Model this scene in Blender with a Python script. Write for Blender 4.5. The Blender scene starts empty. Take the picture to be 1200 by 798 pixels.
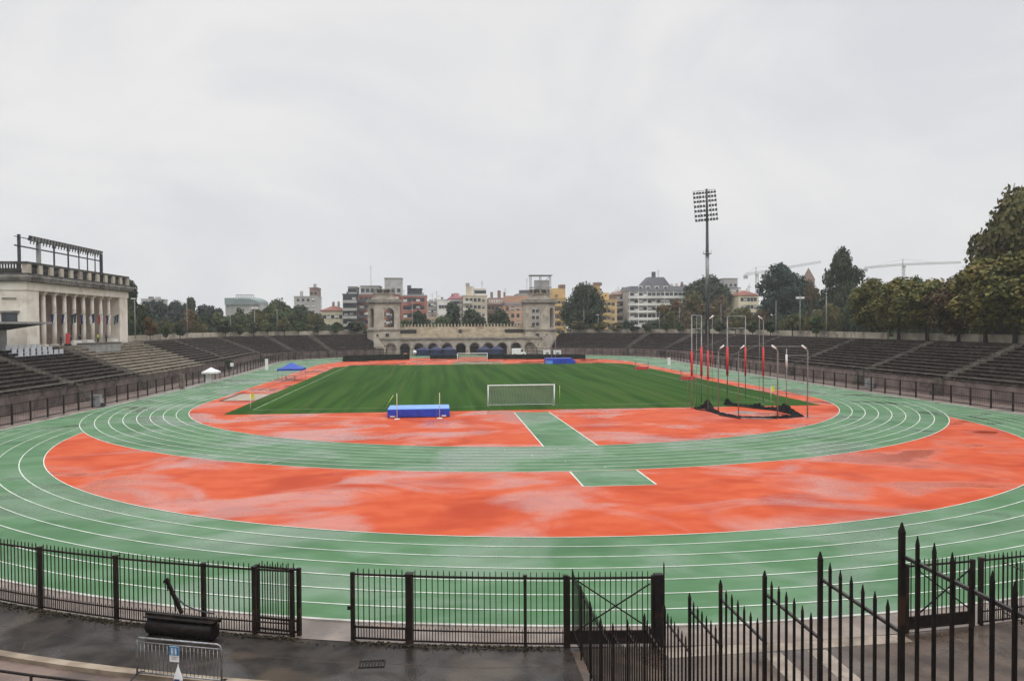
import bpy, math, random
from mathutils import Vector, Matrix
sc = bpy.context.scene
C = sc.collection
PI = math.pi
rnd = random.Random(11)

# ------------------------------------------------------------------ camera
F, YAW, PIT, ROL, EYE = 900.0, 0.0954, 0.0217, -0.0055, 9.3212
cy_, sy_, cp_, sp_ = math.cos(YAW), math.sin(YAW), math.cos(PIT), math.sin(PIT)
fw = Vector((sy_*cp_, cy_*cp_, -sp_))
rt0 = Vector((cy_, -sy_, 0))
up0 = rt0.cross(fw)
cr_, sr_ = math.cos(ROL), math.sin(ROL)
crt = rt0*cr_ + up0*sr_
cup = rt0*(-sr_) + up0*cr_
cd = bpy.data.cameras.new('camera'); cam = bpy.data.objects.new('camera', cd); C.objects.link(cam)
cam.matrix_world = Matrix(((crt.x, cup.x, -fw.x, 0), (crt.y, cup.y, -fw.y, 0), (crt.z, cup.z, -fw.z, EYE), (0, 0, 0, 1)))
cd.sensor_width = 36; cd.lens = 27.0; cd.clip_end = 6000; cd.clip_start = 0.1
sc.camera = cam

def ray(px, py):
    return fw + crt*((px-600)/F) - cup*((py-399)/F)
def py_(px, py, Y):                      # survey helper: sight line -> point on the plane y = Y
    r = ray(px, py); t = Y/r.y
    return (r.x*t, Y, EYE + r.z*t)
def gz(px, py, z=0.0):                   # sight line -> point at height z
    r = ray(px, py); t = (z-EYE)/r.z
    return (r.x*t, r.y*t)
def px_(x, y, z=6.0):
    v = Vector((x, y, z-EYE)); d = v.dot(fw)
    return 600 + F*v.dot(crt)/d

# ------------------------------------------------------------------ materials
MATS = {}
def M(name, c1, c2=None, scale=1.0, rough=0.7, rough2=None, rscale=None, bump=0.0, bscale=20.0, metal=0.0,
      spec=0.4, stretch=(1, 1, 1), c3=None, c3scale=0.1, c3lo=0.5, c3hi=0.7, detail=6, lo=0.35, hi=0.65, objrand=0.0, wlo=0.40, whi=0.62, wspec=None):
    m = bpy.data.materials.new(name); m.use_nodes = True; nt = m.node_tree; N, L = nt.nodes, nt.links
    b = N['Principled BSDF']; b.inputs['Metallic'].default_value = metal; b.inputs['Specular IOR Level'].default_value = spec
    b.inputs['Roughness'].default_value = rough
    tc = N.new('ShaderNodeNewGeometry'); mp = N.new('ShaderNodeMapping'); mp.inputs['Scale'].default_value = stretch
    L.new(tc.outputs['Position'], mp.inputs['Vector'])
    def noise(s, d=detail, dist=0.0):
        n = N.new('ShaderNodeTexNoise'); n.inputs['Scale'].default_value = s; n.inputs['Detail'].default_value = d
        n.inputs['Distortion'].default_value = dist
        L.new(mp.outputs['Vector'], n.inputs['Vector']); return n.outputs['Fac']
    def ramp(f, a, bb):
        r = N.new('ShaderNodeMapRange'); r.inputs['From Min'].default_value = a; r.inputs['From Max'].default_value = bb
        r.interpolation_type = 'SMOOTHSTEP'
        L.new(f, r.inputs['Value']); return r.outputs['Result']
    def mix(f, a, bb):
        x = N.new('ShaderNodeMix'); x.data_type = 'RGBA'; L.new(f, x.inputs['Factor'])
        for s, v in ((6, a), (7, bb)):
            if isinstance(v, tuple): x.inputs[s].default_value = (*v, 1)
            else: L.new(v, x.inputs[s])
        return x.outputs[2]
    col = c1
    if c2: col = mix(ramp(noise(scale), lo, hi), c1, c2)
    if c3: col = mix(ramp(noise(c3scale, 4, 0.6), c3lo, c3hi), col, c3)
    if objrand:
        oi = N.new('ShaderNodeObjectInfo'); hs = N.new('ShaderNodeHueSaturation')
        r = N.new('ShaderNodeMapRange'); r.inputs['To Min'].default_value = 1-objrand; r.inputs['To Max'].default_value = 1+objrand
        L.new(oi.outputs['Random'], r.inputs['Value']); L.new(r.outputs['Result'], hs.inputs['Value'])
        r2 = N.new('ShaderNodeMapRange'); r2.inputs['To Min'].default_value = 0.5+objrand*0.06; r2.inputs['To Max'].default_value = 0.5-objrand*0.06
        L.new(oi.outputs['Random'], r2.inputs['Value']); L.new(r2.outputs['Result'], hs.inputs['Hue'])
        if isinstance(col, tuple): hs.inputs['Color'].default_value = (*col, 1)
        else: L.new(col, hs.inputs['Color'])
        col = hs.outputs['Color']
    if isinstance(col, tuple): b.inputs['Base Color'].default_value = (*col, 1)
    else: L.new(col, b.inputs['Base Color'])
    if rough2 is not None:
        f = ramp(noise(rscale or scale, 5, 0.8), wlo, whi)
        if wspec is not None:
            q = N.new('ShaderNodeMapRange'); q.inputs['To Min'].default_value = spec; q.inputs['To Max'].default_value = wspec
            L.new(f, q.inputs['Value']); L.new(q.outputs['Result'], b.inputs['Specular IOR Level'])
        r = N.new('ShaderNodeMapRange'); r.inputs['To Min'].default_value = rough; r.inputs['To Max'].default_value = rough2
        L.new(f, r.inputs['Value']); L.new(r.outputs['Result'], b.inputs['Roughness'])
    if bump:
        bp = N.new('ShaderNodeBump'); bp.inputs['Strength'].default_value = bump; bp.inputs['Distance'].default_value = 0.05
        L.new(noise(bscale, 4), bp.inputs['Height']); L.new(bp.outputs['Normal'], b.inputs['Normal'])
    MATS[name] = m
    return m

track_green = M('track_green', (0.060, 0.148, 0.062), (0.092, 0.186, 0.096), 0.5, 0.66, 0.13, 0.13, c3=(0.046, 0.120, 0.050), c3scale=0.16, c3lo=0.47, c3hi=0.70, stretch=(0.8, 1.15, 1), spec=0.2, wlo=0.45, whi=0.65, wspec=0.9, bump=0.15, bscale=40)
track_red = M('track_red', (0.43, 0.055, 0.0115), (0.48, 0.082, 0.026), 0.6, 0.68, 0.12, 0.14, c3=(0.35, 0.036, 0.007), c3scale=0.2, c3lo=0.48, c3hi=0.70, stretch=(0.85, 1.05, 1), spec=0.15, wlo=0.45, whi=0.63, wspec=0.9, bump=0.07, bscale=40)
line_white = M('line_white', (0.46, 0.50, 0.44), (0.62, 0.65, 0.58), 1.2, 0.6)
line_faded = M('line_faded', (0.12, 0.17, 0.08), (0.34, 0.38, 0.28), 0.9, 0.8)
grass_m = M('grass', (0.0165, 0.051, 0.007), (0.031, 0.081, 0.012), 0.42, 0.9, c3=(0.042, 0.080, 0.015), c3scale=0.3, stretch=(1.5, 0.05, 1), spec=0.04, bump=0.4, bscale=6)
asphalt = M('wet_asphalt', (0.015, 0.012, 0.0105), (0.036, 0.029, 0.024), 1.3, 0.6, 0.06, 0.32, bump=0.22, bscale=18, c3=(0.060, 0.045, 0.032), c3scale=0.4, spec=0.15, wlo=0.42, whi=0.58, wspec=0.42)
paving_red = M('red_brown_gravel', (0.11, 0.075, 0.062), (0.17, 0.12, 0.098), 0.8, 0.75, 0.35, 0.2, bump=0.3, c3=(0.07, 0.05, 0.042), c3scale=0.3)
band_m = M('pink_concrete', (0.16, 0.125, 0.105), (0.24, 0.195, 0.165), 0.9, 0.65, 0.3, 0.4, bump=0.2, c3=(0.10, 0.078, 0.065), c3scale=0.4)
kerb_m = M('kerb_stone', (0.20, 0.155, 0.11), (0.30, 0.24, 0.18), 1.5, 0.75, c3=(0.13, 0.10, 0.075), c3scale=0.7)
kerb_white = M('kerb_white', (0.33, 0.32, 0.29), (0.48, 0.47, 0.43), 1.0, 0.7)
terrain_m = M('park_ground', (0.035, 0.05, 0.02), (0.07, 0.075, 0.035), 0.05, 0.95)
conc_dark = M('terrace_dark', (0.023, 0.0175, 0.0145), (0.046, 0.036, 0.030), 1.4, 0.9, bump=0.2, c3=(0.066, 0.052, 0.043), c3scale=0.3, c3lo=0.55, c3hi=0.72, spec=0.08)
conc_dark2 = M('terrace_brown', (0.029, 0.0215, 0.0185), (0.055, 0.042, 0.036), 1.4, 0.9, bump=0.2, c3=(0.074, 0.058, 0.049), c3scale=0.3, c3lo=0.55, c3hi=0.72, spec=0.08)
slab_dark = M('slab_dark', (0.024, 0.019, 0.0155), (0.100, 0.083, 0.070), 1.5, 0.85, c3=(0.032, 0.026, 0.021), c3scale=0.4, spec=0.1, lo=0.36, hi=0.68)
slab_brown = M('slab_brown', (0.034, 0.026, 0.022), (0.110, 0.089, 0.077), 1.5, 0.85, c3=(0.042, 0.033, 0.028), c3scale=0.4, spec=0.1, lo=0.36, hi=0.70)
conc_tan = M('terrace_tan', (0.12, 0.098, 0.070), (0.21, 0.178, 0.135), 1.0, 0.9, bump=0.2, c3=(0.07, 0.064, 0.036), c3scale=0.35)
slab_tan = M('slab_tan', (0.17, 0.145, 0.108), (0.33, 0.29, 0.23), 1.2, 0.9, c3=(0.12, 0.10, 0.064), c3scale=0.5)
stair_m = M('stair_pale', (0.075, 0.064, 0.053), (0.145, 0.126, 0.106), 1.2, 0.85, c3=(0.05, 0.042, 0.035), c3scale=0.5, spec=0.1)
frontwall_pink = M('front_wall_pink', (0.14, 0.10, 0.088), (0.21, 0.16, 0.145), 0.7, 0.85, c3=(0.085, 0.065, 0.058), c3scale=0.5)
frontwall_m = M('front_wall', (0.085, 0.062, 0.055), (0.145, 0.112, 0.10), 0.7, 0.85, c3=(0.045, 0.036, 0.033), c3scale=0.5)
rimwall_m = M('rim_wall', (0.36, 0.315, 0.24), (0.50, 0.45, 0.36), 0.5, 0.9, c3=(0.22, 0.19, 0.14), c3scale=0.3)
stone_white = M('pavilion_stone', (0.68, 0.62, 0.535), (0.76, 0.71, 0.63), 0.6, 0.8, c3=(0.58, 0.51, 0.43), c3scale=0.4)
balus_m = M('balustrade_black', (0.05, 0.05, 0.046), (0.10, 0.098, 0.09), 0.8, 0.9, c3=(0.03, 0.03, 0.028), c3scale=0.6)
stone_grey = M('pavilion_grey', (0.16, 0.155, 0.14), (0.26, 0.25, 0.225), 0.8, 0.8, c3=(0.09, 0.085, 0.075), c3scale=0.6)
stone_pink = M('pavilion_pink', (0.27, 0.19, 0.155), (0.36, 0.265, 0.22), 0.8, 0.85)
stone_arch = M('arcade_stone', (0.36, 0.315, 0.255), (0.48, 0.43, 0.36), 0.5, 0.9, c3=(0.25, 0.215, 0.18), c3scale=0.3)
stone_cav = M('cavea_stone', (0.34, 0.285, 0.205), (0.46, 0.405, 0.30), 0.7, 0.9, c3=(0.28, 0.20, 0.16), c3scale=0.3)
stone_top = M('tower_top', (0.19, 0.175, 0.15), (0.29, 0.27, 0.235), 0.8, 0.9)
arch_dark = M('arch_recess', (0.03, 0.028, 0.027), (0.05, 0.046, 0.042), 1.0, 0.9)  # near-black; shade inside openings and under the balcony put into the colour
iron = M('iron_dark', (0.011, 0.0075, 0.0065), (0.022, 0.014, 0.011), 3.0, 0.55, spec=0.2, c3=(0.050, 0.026, 0.016), c3scale=2.2, c3lo=0.58)
iron_black = M('iron_black', (0.007, 0.0055, 0.0052), (0.013, 0.0095, 0.0085), 6.0, 0.5, spec=0.2, c3=(0.034, 0.018, 0.012), c3scale=3.5, c3lo=0.57)
rust_rail = M('rail_rusty', (0.022, 0.017, 0.016), (0.05, 0.04, 0.037), 6.0, 0.5, spec=0.3)
steel = M('steel_pale', (0.21, 0.215, 0.215), (0.31, 0.315, 0.31), 2.0, 0.55, metal=0.1)
steel_grey = M('steel_grey', (0.20, 0.21, 0.21), (0.30, 0.31, 0.31), 2.0, 0.45, metal=0.3)
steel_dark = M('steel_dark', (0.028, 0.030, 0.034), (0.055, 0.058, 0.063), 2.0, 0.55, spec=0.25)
galv = M('galvanised', (0.20, 0.205, 0.21), (0.34, 0.345, 0.35), 8.0, 0.4, metal=0.75)
white_p = M('white_paint', (0.72, 0.72, 0.70), (0.80, 0.80, 0.78), 2.0, 0.45)
white_f = M('white_fabric', (0.70, 0.70, 0.71), (0.80, 0.80, 0.80), 2.0, 0.75)
blue_mat = M('blue_vinyl', (0.012, 0.045, 0.40), (0.020, 0.065, 0.48), 1.5, 0.32, spec=0.5, c3=(0.02, 0.035, 0.28), c3scale=0.9)
blue_top = M('blue_vinyl_top', (0.10, 0.28, 0.74), (0.14, 0.34, 0.80), 1.2, 0.30, spec=0.6)
blue_tent = M('blue_canopy', (0.012, 0.05, 0.30), (0.022, 0.075, 0.38), 1.0, 0.6)
navy_tent = M('navy_canopy', (0.014, 0.018, 0.052), (0.024, 0.031, 0.082), 0.8, 0.8)
red_pad = M('red_pad', (0.52, 0.02, 0.025), (0.60, 0.04, 0.04), 1.5, 0.5)
net_black = M('black_net', (0.005, 0.005, 0.006), (0.012, 0.011, 0.012), 5.0, 0.95, bump=0.8, bscale=8, spec=0.1)
hoard_m = M('black_hoarding', (0.006, 0.012, 0.008), (0.014, 0.024, 0.016), 1.0, 0.9, spec=0.1)
yellow = M('yellow_plastic', (0.62, 0.55, 0.05), (0.70, 0.65, 0.08), 2.0, 0.5)
lime = M('lime_pole', (0.30, 0.42, 0.06), (0.38, 0.5, 0.1), 2.0, 0.5)
sand_m = M('wet_sand', (0.26, 0.22, 0.17), (0.34, 0.29, 0.23), 0.8, 0.85)
board_m = M('dark_board', (0.04, 0.025, 0.02), (0.07, 0.045, 0.035), 2.0, 0.7)
seat_m = M('grey_white_plastic', (0.46, 0.47, 0.50), (0.58, 0.59, 0.62), 1.5, 0.45)
canopy_m = M('canopy_slab', (0.22, 0.22, 0.21), (0.30, 0.30, 0.29), 1.0, 0.8)
cloth_white = M('cloth_white', (0.60, 0.58, 0.53), (0.68, 0.66, 0.62), 1.5, 0.85)
glass_dark = M('window_glass', (0.025, 0.03, 0.036), (0.05, 0.06, 0.068), 0.4, 0.15, spec=0.6)
bark = M('bark', (0.028, 0.02, 0.015), (0.055, 0.042, 0.033), 4.0, 0.9)
skin_m = M('skin', (0.42, 0.25, 0.17), None, rough=0.6)
coat_m = M('dark_coat', (0.014, 0.015, 0.018), (0.024, 0.025, 0.028), 4, 0.8)
coat_b = M('blue_coat', (0.02, 0.03, 0.06), (0.03, 0.04, 0.08), 4, 0.8)
coat_y = M('yellow_coat', (0.45, 0.5, 0.08), (0.5, 0.55, 0.1), 4, 0.7)
navy_f = M('navy_fabric', (0.02, 0.03, 0.11), (0.03, 0.04, 0.15), 3, 0.8)
redf = M('red_fabric', (0.42, 0.03, 0.035), (0.5, 0.05, 0.05), 3, 0.8)
purple_f = M('purple_fabric', (0.10, 0.03, 0.14), (0.14, 0.05, 0.18), 3, 0.8)
green_f = M('dark_green_fabric', (0.02, 0.06, 0.05), (0.03, 0.09, 0.07), 3, 0.8)
def wallm(n, c, v=0.12):
    return M(n, tuple(x*(1-v) for x in c), tuple(x*(1+v) for x in c), 0.15, 0.85, c3=tuple(x*0.75 for x in c), c3scale=0.25, c3lo=0.55, c3hi=0.8)
w_yellow = wallm('yellow_render', (0.56, 0.39, 0.18)); w_cream = wallm('cream_render', (0.58, 0.51, 0.40))
w_red = wallm('red_brick_wall', (0.38, 0.15, 0.115)); w_orange = wallm('orange_render', (0.52, 0.31, 0.21))
w_grey = wallm('grey_render', (0.40, 0.385, 0.37)); w_white = wallm('white_render', (0.68, 0.66, 0.62))
w_brown = wallm('brown_render', (0.23, 0.16, 0.13)); w_slate = wallm('slate_roof', (0.105, 0.105, 0.115))
w_darkg = wallm('dark_balcony', (0.075, 0.085, 0.09)); r_red = wallm('red_tile_roof', (0.20, 0.075, 0.055))
r_pink = wallm('pink_roof', (0.25, 0.09, 0.11)); dome_g = wallm('green_copper_roof', (0.20, 0.245, 0.235))
w_pale = wallm('pale_yellow_render', (0.62, 0.55, 0.40)); brick_b = wallm('brown_brick', (0.17, 0.115, 0.09))
crane_w = M('crane_white', (0.42, 0.43, 0.44), None, rough=0.5); crane_y = M('crane_yellow', (0.36, 0.36, 0.34), None, rough=0.5)
def leafm(n, a, b, c):
    return M(n, a, b, 0.9, 0.65, c3=c, c3scale=0.35, c3lo=0.52, c3hi=0.68, spec=0.25, objrand=0.16, detail=3)
LEAF = {
 'dark': leafm('leaf_dark', (0.020, 0.034, 0.014), (0.048, 0.068, 0.026), (0.034, 0.046, 0.022)),
 'green': leafm('leaf_green', (0.0351, 0.0598, 0.0182), (0.0806, 0.1118, 0.0351), (0.0728, 0.0806, 0.0273)),
 'olive': leafm('leaf_olive', (0.0494, 0.0546, 0.0156), (0.1118, 0.1040, 0.0299), (0.1248, 0.0858, 0.0234)),
 'rust': leafm('leaf_rust', (0.0598, 0.0494, 0.0182), (0.1222, 0.0780, 0.0273), (0.1352, 0.0585, 0.0247)),
 'gold': leafm('leaf_gold', (0.0572, 0.0650, 0.0143), (0.1456, 0.1326, 0.0273), (0.1664, 0.1274, 0.0260)),
 'conifer': leafm('leaf_conifer', (0.016, 0.036, 0.024), (0.036, 0.062, 0.042), (0.026, 0.046, 0.034)),
 'blue': leafm('leaf_bluegreen', (0.026, 0.038, 0.032), (0.046, 0.062, 0.052), (0.036, 0.050, 0.044)),  # grey-blue of distance haze mixed into the leaf colour
}

# ------------------------------------------------------------------ mesh builder
class MB:
    def __init__(s): s.v = []; s.f = []; s.sm = []
    def add(s, vs, fs, smooth=False):
        o = len(s.v); s.v += [tuple(x) for x in vs]
        for f in fs: s.f.append(tuple(i+o for i in f)); s.sm.append(smooth)
        return s
    def box(s, cx, cy, cz, sx, sy, sz, rz=0.0):     # centre, full size
        c, n = math.cos(rz), math.sin(rz); vs = []
        for dz in (-.5, .5):
            for dx, dy in ((-.5, -.5), (.5, -.5), (.5, .5), (-.5, .5)):
                x, y = dx*sx, dy*sy; vs.append((cx+x*c-y*n, cy+x*n+y*c, cz+dz*sz))
        return s.add(vs, [(3, 2, 1, 0), (4, 5, 6, 7), (0, 1, 5, 4), (1, 2, 6, 5), (2, 3, 7, 6), (3, 0, 4, 7)])
    def b2(s, x0, x1, y0, y1, z0, z1): return s.box((x0+x1)/2, (y0+y1)/2, (z0+z1)/2, x1-x0, y1-y0, z1-z0)
    def cyl(s, p, q, r1, r2=None, n=8, caps=True, smooth=True):
        p, q = Vector(p), Vector(q); r2 = r1 if r2 is None else r2
        d = (q-p).normalized(); a = d.cross(Vector((0, 0, 1)) if abs(d.z) < .95 else Vector((1, 0, 0))).normalized(); b = d.cross(a)
        vs = []
        for c, r in ((p, r1), (q, r2)):
            for i in range(n):
                t = 2*PI*i/n; vs.append(c+a*(r*math.cos(t))+b*(r*math.sin(t)))
        s.add(vs, [(i, (i+1) % n, n+(i+1) % n, n+i) for i in range(n)], smooth)
        if caps:
            o = len(s.v)-2*n
            s.f += [tuple(o+i for i in reversed(range(n))), tuple(o+n+i for i in range(n))]; s.sm += [False, False]
        return s
    def tube(s, pts, r, n=8):
        pts = [Vector(p) for p in pts]; rs = r if isinstance(r, (list, tuple)) else [r]*len(pts)
        vs = []; m = len(pts)
        for i, p in enumerate(pts):
            d = (pts[min(i+1, m-1)]-pts[max(i-1, 0)]).normalized()
            a = d.cross(Vector((0, 0, 1)) if abs(d.z) < .95 else Vector((1, 0, 0))).normalized(); b = d.cross(a)
            for k in range(n):
                t = 2*PI*k/n; vs.append(p+a*(rs[i]*math.cos(t))+b*(rs[i]*math.sin(t)))
        fs = [(i*n+k, i*n+(k+1) % n, (i+1)*n+(k+1) % n, (i+1)*n+k) for i in range(m-1) for k in range(n)]
        s.add(vs, fs, True); o = len(s.v)-m*n
        s.f += [tuple(o+i for i in reversed(range(n))), tuple(o+(m-1)*n+i for i in range(n))]; s.sm += [False, False]
        return s
    def bar(s, p, q, w, h=None):                    # square bar between two points
        p, q = Vector(p), Vector(q); h = h or w; d = (q-p).normalized()
        a = d.cross(Vector((0, 0, 1)) if abs(d.z) < .98 else Vector((0, 1, 0))).normalized(); b = a.cross(d)
        vs = [c+a*(i*w/2)+b*(j*h/2) for c in (p, q) for i, j in ((-1, -1), (1, -1), (1, 1), (-1, 1))]
        return s.add(vs, [(3, 2, 1, 0), (4, 5, 6, 7), (0, 1, 5, 4), (1, 2, 6, 5), (2, 3, 7, 6), (3, 0, 4, 7)])
    def spear(s, x, y, z0, z1, w, rz=0.0, tip=None):   # picket with a pointed head
        tip = tip or w*4; c, n = math.cos(rz), math.sin(rz); vs = []
        for z, k in ((z0, 1), (z1-tip, 1), (z1-tip*.85, 1.06), (z1, .22)):
            for dx, dy in ((-.5, -.5), (.5, -.5), (.5, .5), (-.5, .5)):
                a, b = dx*w*k, dy*w*k; vs.append((x+a*c-b*n, y+a*n+b*c, z))
        fs = [(3, 2, 1, 0), (12, 13, 14, 15)]
        for l in range(3):
            for i in range(4): fs.append((l*4+i, l*4+(i+1) % 4, l*4+4+(i+1) % 4, l*4+4+i))
        return s.add(vs, fs)
    def prism(s, poly, z0, z1):                     # polygon in plan extruded upward
        n = len(poly)
        return s.add([(x, y, z0) for x, y in poly]+[(x, y, z1) for x, y in poly],
                     [tuple(reversed(range(n))), tuple(range(n, 2*n))]+[(i, (i+1) % n, n+(i+1) % n, n+i) for i in range(n)])
    def loft(s, rings, closed=True, caps=True):     # list of equal-length point loops
        n = len(rings[0]); vs = [p for r in rings for p in r]; fs = []
        for i in range(len(rings)-1):
            for k in range(n if closed else n-1):
                fs.append((i*n+k, (i+1)*n+k, (i+1)*n+(k+1) % n, i*n+(k+1) % n))
        if caps and closed:
            fs += [tuple(range(n)), tuple(reversed(range((len(rings)-1)*n, len(rings)*n)))]
        return s.add(vs, fs)
    def mesh(s, name, mat):
        me = bpy.data.meshes.new(name); me.from_pydata(s.v, [], s.f)
        if any(s.sm): me.polygons.foreach_set('use_smooth', s.sm)
        me.materials.append(mat); me.update(); return me
    def obj(s, name, mat, parent=None, loc=None):
        o = bpy.data.objects.new(name, s.mesh(name, mat)); C.objects.link(o)
        if loc is not None: o.location = loc
        if parent: o.parent = parent
        return o

def tag(o, label, cat, group=None, kind='thing'):
    o['label'] = label; o['category'] = cat; o['kind'] = kind
    if group: o['group'] = group
    return o
def thing(name, label, cat, loc=(0, 0, 0), rz=0.0, group=None):
    o = bpy.data.objects.new(name, None); C.objects.link(o); o.location = loc; o.rotation_euler = (0, 0, rz); o.empty_display_size = .3
    return tag(o, label, cat, group)
def struct(name, mb, mat, label=None, kind='structure'):
    o = mb.obj(name, mat); o['kind'] = kind
    if label: o['label'] = label
    return o
def inst(name, me, parent, loc=(0, 0, 0), rot=(0, 0, 0), scale=(1, 1, 1)):
    o = bpy.data.objects.new(name, me); C.objects.link(o); o.parent = parent
    o.location = loc; o.rotation_euler = rot; o.scale = scale; return o
def copy_tree(o, parent=None):
    c = o.copy(); C.objects.link(c)
    if parent: c.parent = parent
    for ch in list(o.children): copy_tree(ch, c)
    return c
ORD = ['first', 'second', 'third', 'fourth', 'fifth', 'sixth', 'seventh', 'eighth', 'ninth', 'tenth', 'eleventh', 'twelfth', 'thirteenth',
       'fourteenth', 'fifteenth', 'sixteenth', 'seventeenth', 'eighteenth', 'nineteenth', 'twentieth', 'twenty-first', 'twenty-second', 'twenty-third', 'twenty-fourth']

# ------------------------------------------------------------------ the oval: half outline of the railing line, from the near end to the far end
AX, R1, C1, C2, R2, RF, YM = 9.22, 37.08, 94.42, 73.0, 40.33, 51.6, 136.6
half = [(RF*math.sin(math.radians(a)), C2-RF*math.cos(math.radians(a))) for a in range(0, 76, 2)]
half += [(49.8, 66), (49.6, 75), (49.0, 85), (48.3, 97), (47.8, 112), (47.6, 124)]
half += [(47.6, YM)]
half = half + [(w, YM+(YM-y)*0.837) for w, y in reversed(half[:-1])]      # the far bend is flatter
def resample(p, step):
    out = [p[0]]; acc = 0.0
    for (x0, y0), (x1, y1) in zip(p, p[1:]):
        d = math.hypot(x1-x0, y1-y0); t = step-acc
        while t <= d:
            out.append((x0+(x1-x0)*t/d, y0+(y1-y0)*t/d)); t += step
        acc = (acc+d) % step
    return out
STEP = 0.5
hp = resample(half, STEP)
for _ in range(60):
    hp = [hp[0]]+[((hp[i-1][0]+2*hp[i][0]+hp[i+1][0])/4, (hp[i-1][1]+2*hp[i][1]+hp[i+1][1])/4) for i in range(1, len(hp)-1)]+[hp[-1]]
NS = len(hp); SL = (NS-1)*STEP
def RP(side, s, off=0.0):
    f = min(max(s/STEP, 0), NS-1.001); i = int(f); t = f-i
    x = hp[i][0]*(1-t)+hp[i+1][0]*t; y = hp[i][1]*(1-t)+hp[i+1][1]*t
    a, b = hp[max(i-4, 0)], hp[min(i+5, NS-1)]
    tx, ty = b[0]-a[0], b[1]-a[1]; l = math.hypot(tx, ty); nx, ny = ty/l, -tx/l
    if i < 4: nx, ny = math.sin(s/RF), -math.cos(s/RF)
    if i > NS-7:
        k = (SL-s)/RF; nx, ny = math.sin(k), math.cos(k)
    return (AX+side*(x+nx*off), y+ny*off)
def sY(Y):                                            # arc length at which the railing line reaches Y
    return min(range(NS), key=lambda i: abs(hp[i][1]-Y))*STEP
def sPX(side, px, off, z, smin=60):                   # arc length whose point at this offset lies on a sight line
    best = None
    for i in range(int(smin/STEP), NS):
        s = i*STEP; x, y = RP(side, s, off); e = abs(px_(x, y, z)-px)
        if best is None or e < best[0]: best = (e, s)
    return best[1]
def srange(a, b, st): 
    n = max(1, int(round((b-a)/st))); return [a+(b-a)*i/n for i in range(n+1)]
def full_loop(off, st=2.0):
    ss = srange(0, SL, st)
    return [RP(1, s, off) for s in ss]+[RP(-1, s, off) for s in reversed(ss[1:-1])]
def flat(poly, z): 
    m = MB(); m.add([(x, y, z) for x, y in poly], [tuple(range(len(poly)))]); return m
def strip(pts, w, z, closed=False, mb=None):
    mb = mb or MB(); n = len(pts); L, Rr = [], []
    for i, (x, y) in enumerate(pts):
        a = pts[(i-1) % n] if closed or i > 0 else pts[i]; b = pts[(i+1) % n] if closed or i < n-1 else pts[i]
        tx, ty = b[0]-a[0], b[1]-a[1]; l = math.hypot(tx, ty) or 1
        L.append((x-ty/l*w/2, y+tx/l*w/2, z)); Rr.append((x+ty/l*w/2, y-tx/l*w/2, z))
    m = n if closed else n-1
    mb.add(L+Rr, [(i, n+i, n+(i+1) % n, (i+1) % n) for i in range(m)]); return mb
def arc(cx, cy, r, a0, a1, n=64):
    return [(cx+r*math.cos(math.radians(a0+(a1-a0)*i/n)), cy+r*math.sin(math.radians(a0+(a1-a0)*i/n))) for i in range(n+1)]
FC = 2*YM-C1
def oval(r):
    return arc(AX, C1, r, 180, 360, 96)+arc(AX, FC, r, 0, 180, 96)

# ------------------------------------------------------------------ ground
struct('terrain', flat([(1250*math.cos(t*PI/24), 1250*math.sin(t*PI/24)) for t in range(48)], -0.03), terrain_m)
struct('ground', flat(full_loop(10.5), 0.0), paving_red)
# plaza of wet asphalt outside the near railing
m = MB()
ss = srange(0, 62, 1.0)
for sd in (1, -1):
    a = [RP(sd, s, -0.1) for s in ss]; b = [RP(sd, s, 3.0) for s in ss]
    m.add([(x, y, 0.006) for x, y in a+b], [(i, i+1, len(ss)+i+1, len(ss)+i) for i in range(len(ss)-1)])
struct('plaza', m, asphalt)
m = MB()
for s_, sd in ((2.5, 1), (3.2, -1), (9.5, -1), (15.6, -1), (21.0, -1), (27, -1), (20, 1), (27, 1)): strip([RP(sd, s_+.25*math.sin(o*3), .2+o*.4) for o in range(7)], .022, .0095, False, m)
for o_ in (1.45,): strip([RP(-1, s_, o_+.05*math.sin(s_*1.7)) for s_ in srange(-0.0, 40, .7)], .02, .0095, False, m)
struct('plaza_joints', m, board_m)
struct('passage_road', MB().add([(3.7, 21.4, .011), (23, 23.6, .011), (16.6, -12, .011), (3.7, -12, .011)], [(3, 2, 1, 0)]), M('brown_wet_ground', (0.036, 0.025, 0.019), (0.085, 0.060, 0.045), 1.1, 0.55, 0.10, 0.35, bump=0.3, bscale=12, c3=(0.13, 0.098, 0.074), c3scale=0.4, spec=0.3, wspec=.5))
m = MB()
for x in (9.0, 10.35): m.add([(x, 20.7, .016), (x+.55, 20.7, .016), (x+.55, -10, .016), (x, -10, .016)], [(3, 2, 1, 0)])
m.add([(6.3, 20.65, .015), (13.7, 20.95, .015), (13.7, 21.5, .015), (6.3, 21.3, .015)], [(0, 1, 2, 3)])
struct('wheel_track_paving', m, M('wheel_stone', (0.19, 0.15, 0.115), (0.29, 0.235, 0.185), 1.6, 0.6, 0.25, 0.7, bump=.2, c3=(0.11, 0.085, 0.065), c3scale=0.8))
m = MB()
ss = srange(0, SL, 1.5)
for sd in (1, -1):
    a = [RP(sd, s, -1.3) for s in ss]; b = [RP(sd, s, 0.12) for s in ss]
    m.add([(x, y, 0.022) for x, y in a+b], [(i, i+1, len(ss)+i+1, len(ss)+i) for i in range(len(ss)-1)])
struct('path', m, band_m)
def kerb(name, off, w, h, s0, s1, mat, sides=(1, -1), st=1.5):
    m = MB(); ss = srange(s0, s1, st)
    for sd in sides:
        m.loft([[(*RP(sd, s, off), 0.0), (*RP(sd, s, off), h), (*RP(sd, s, off+w), h), (*RP(sd, s, off+w), 0.0)] for s in ss])
    return struct(name, m, mat)
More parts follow.
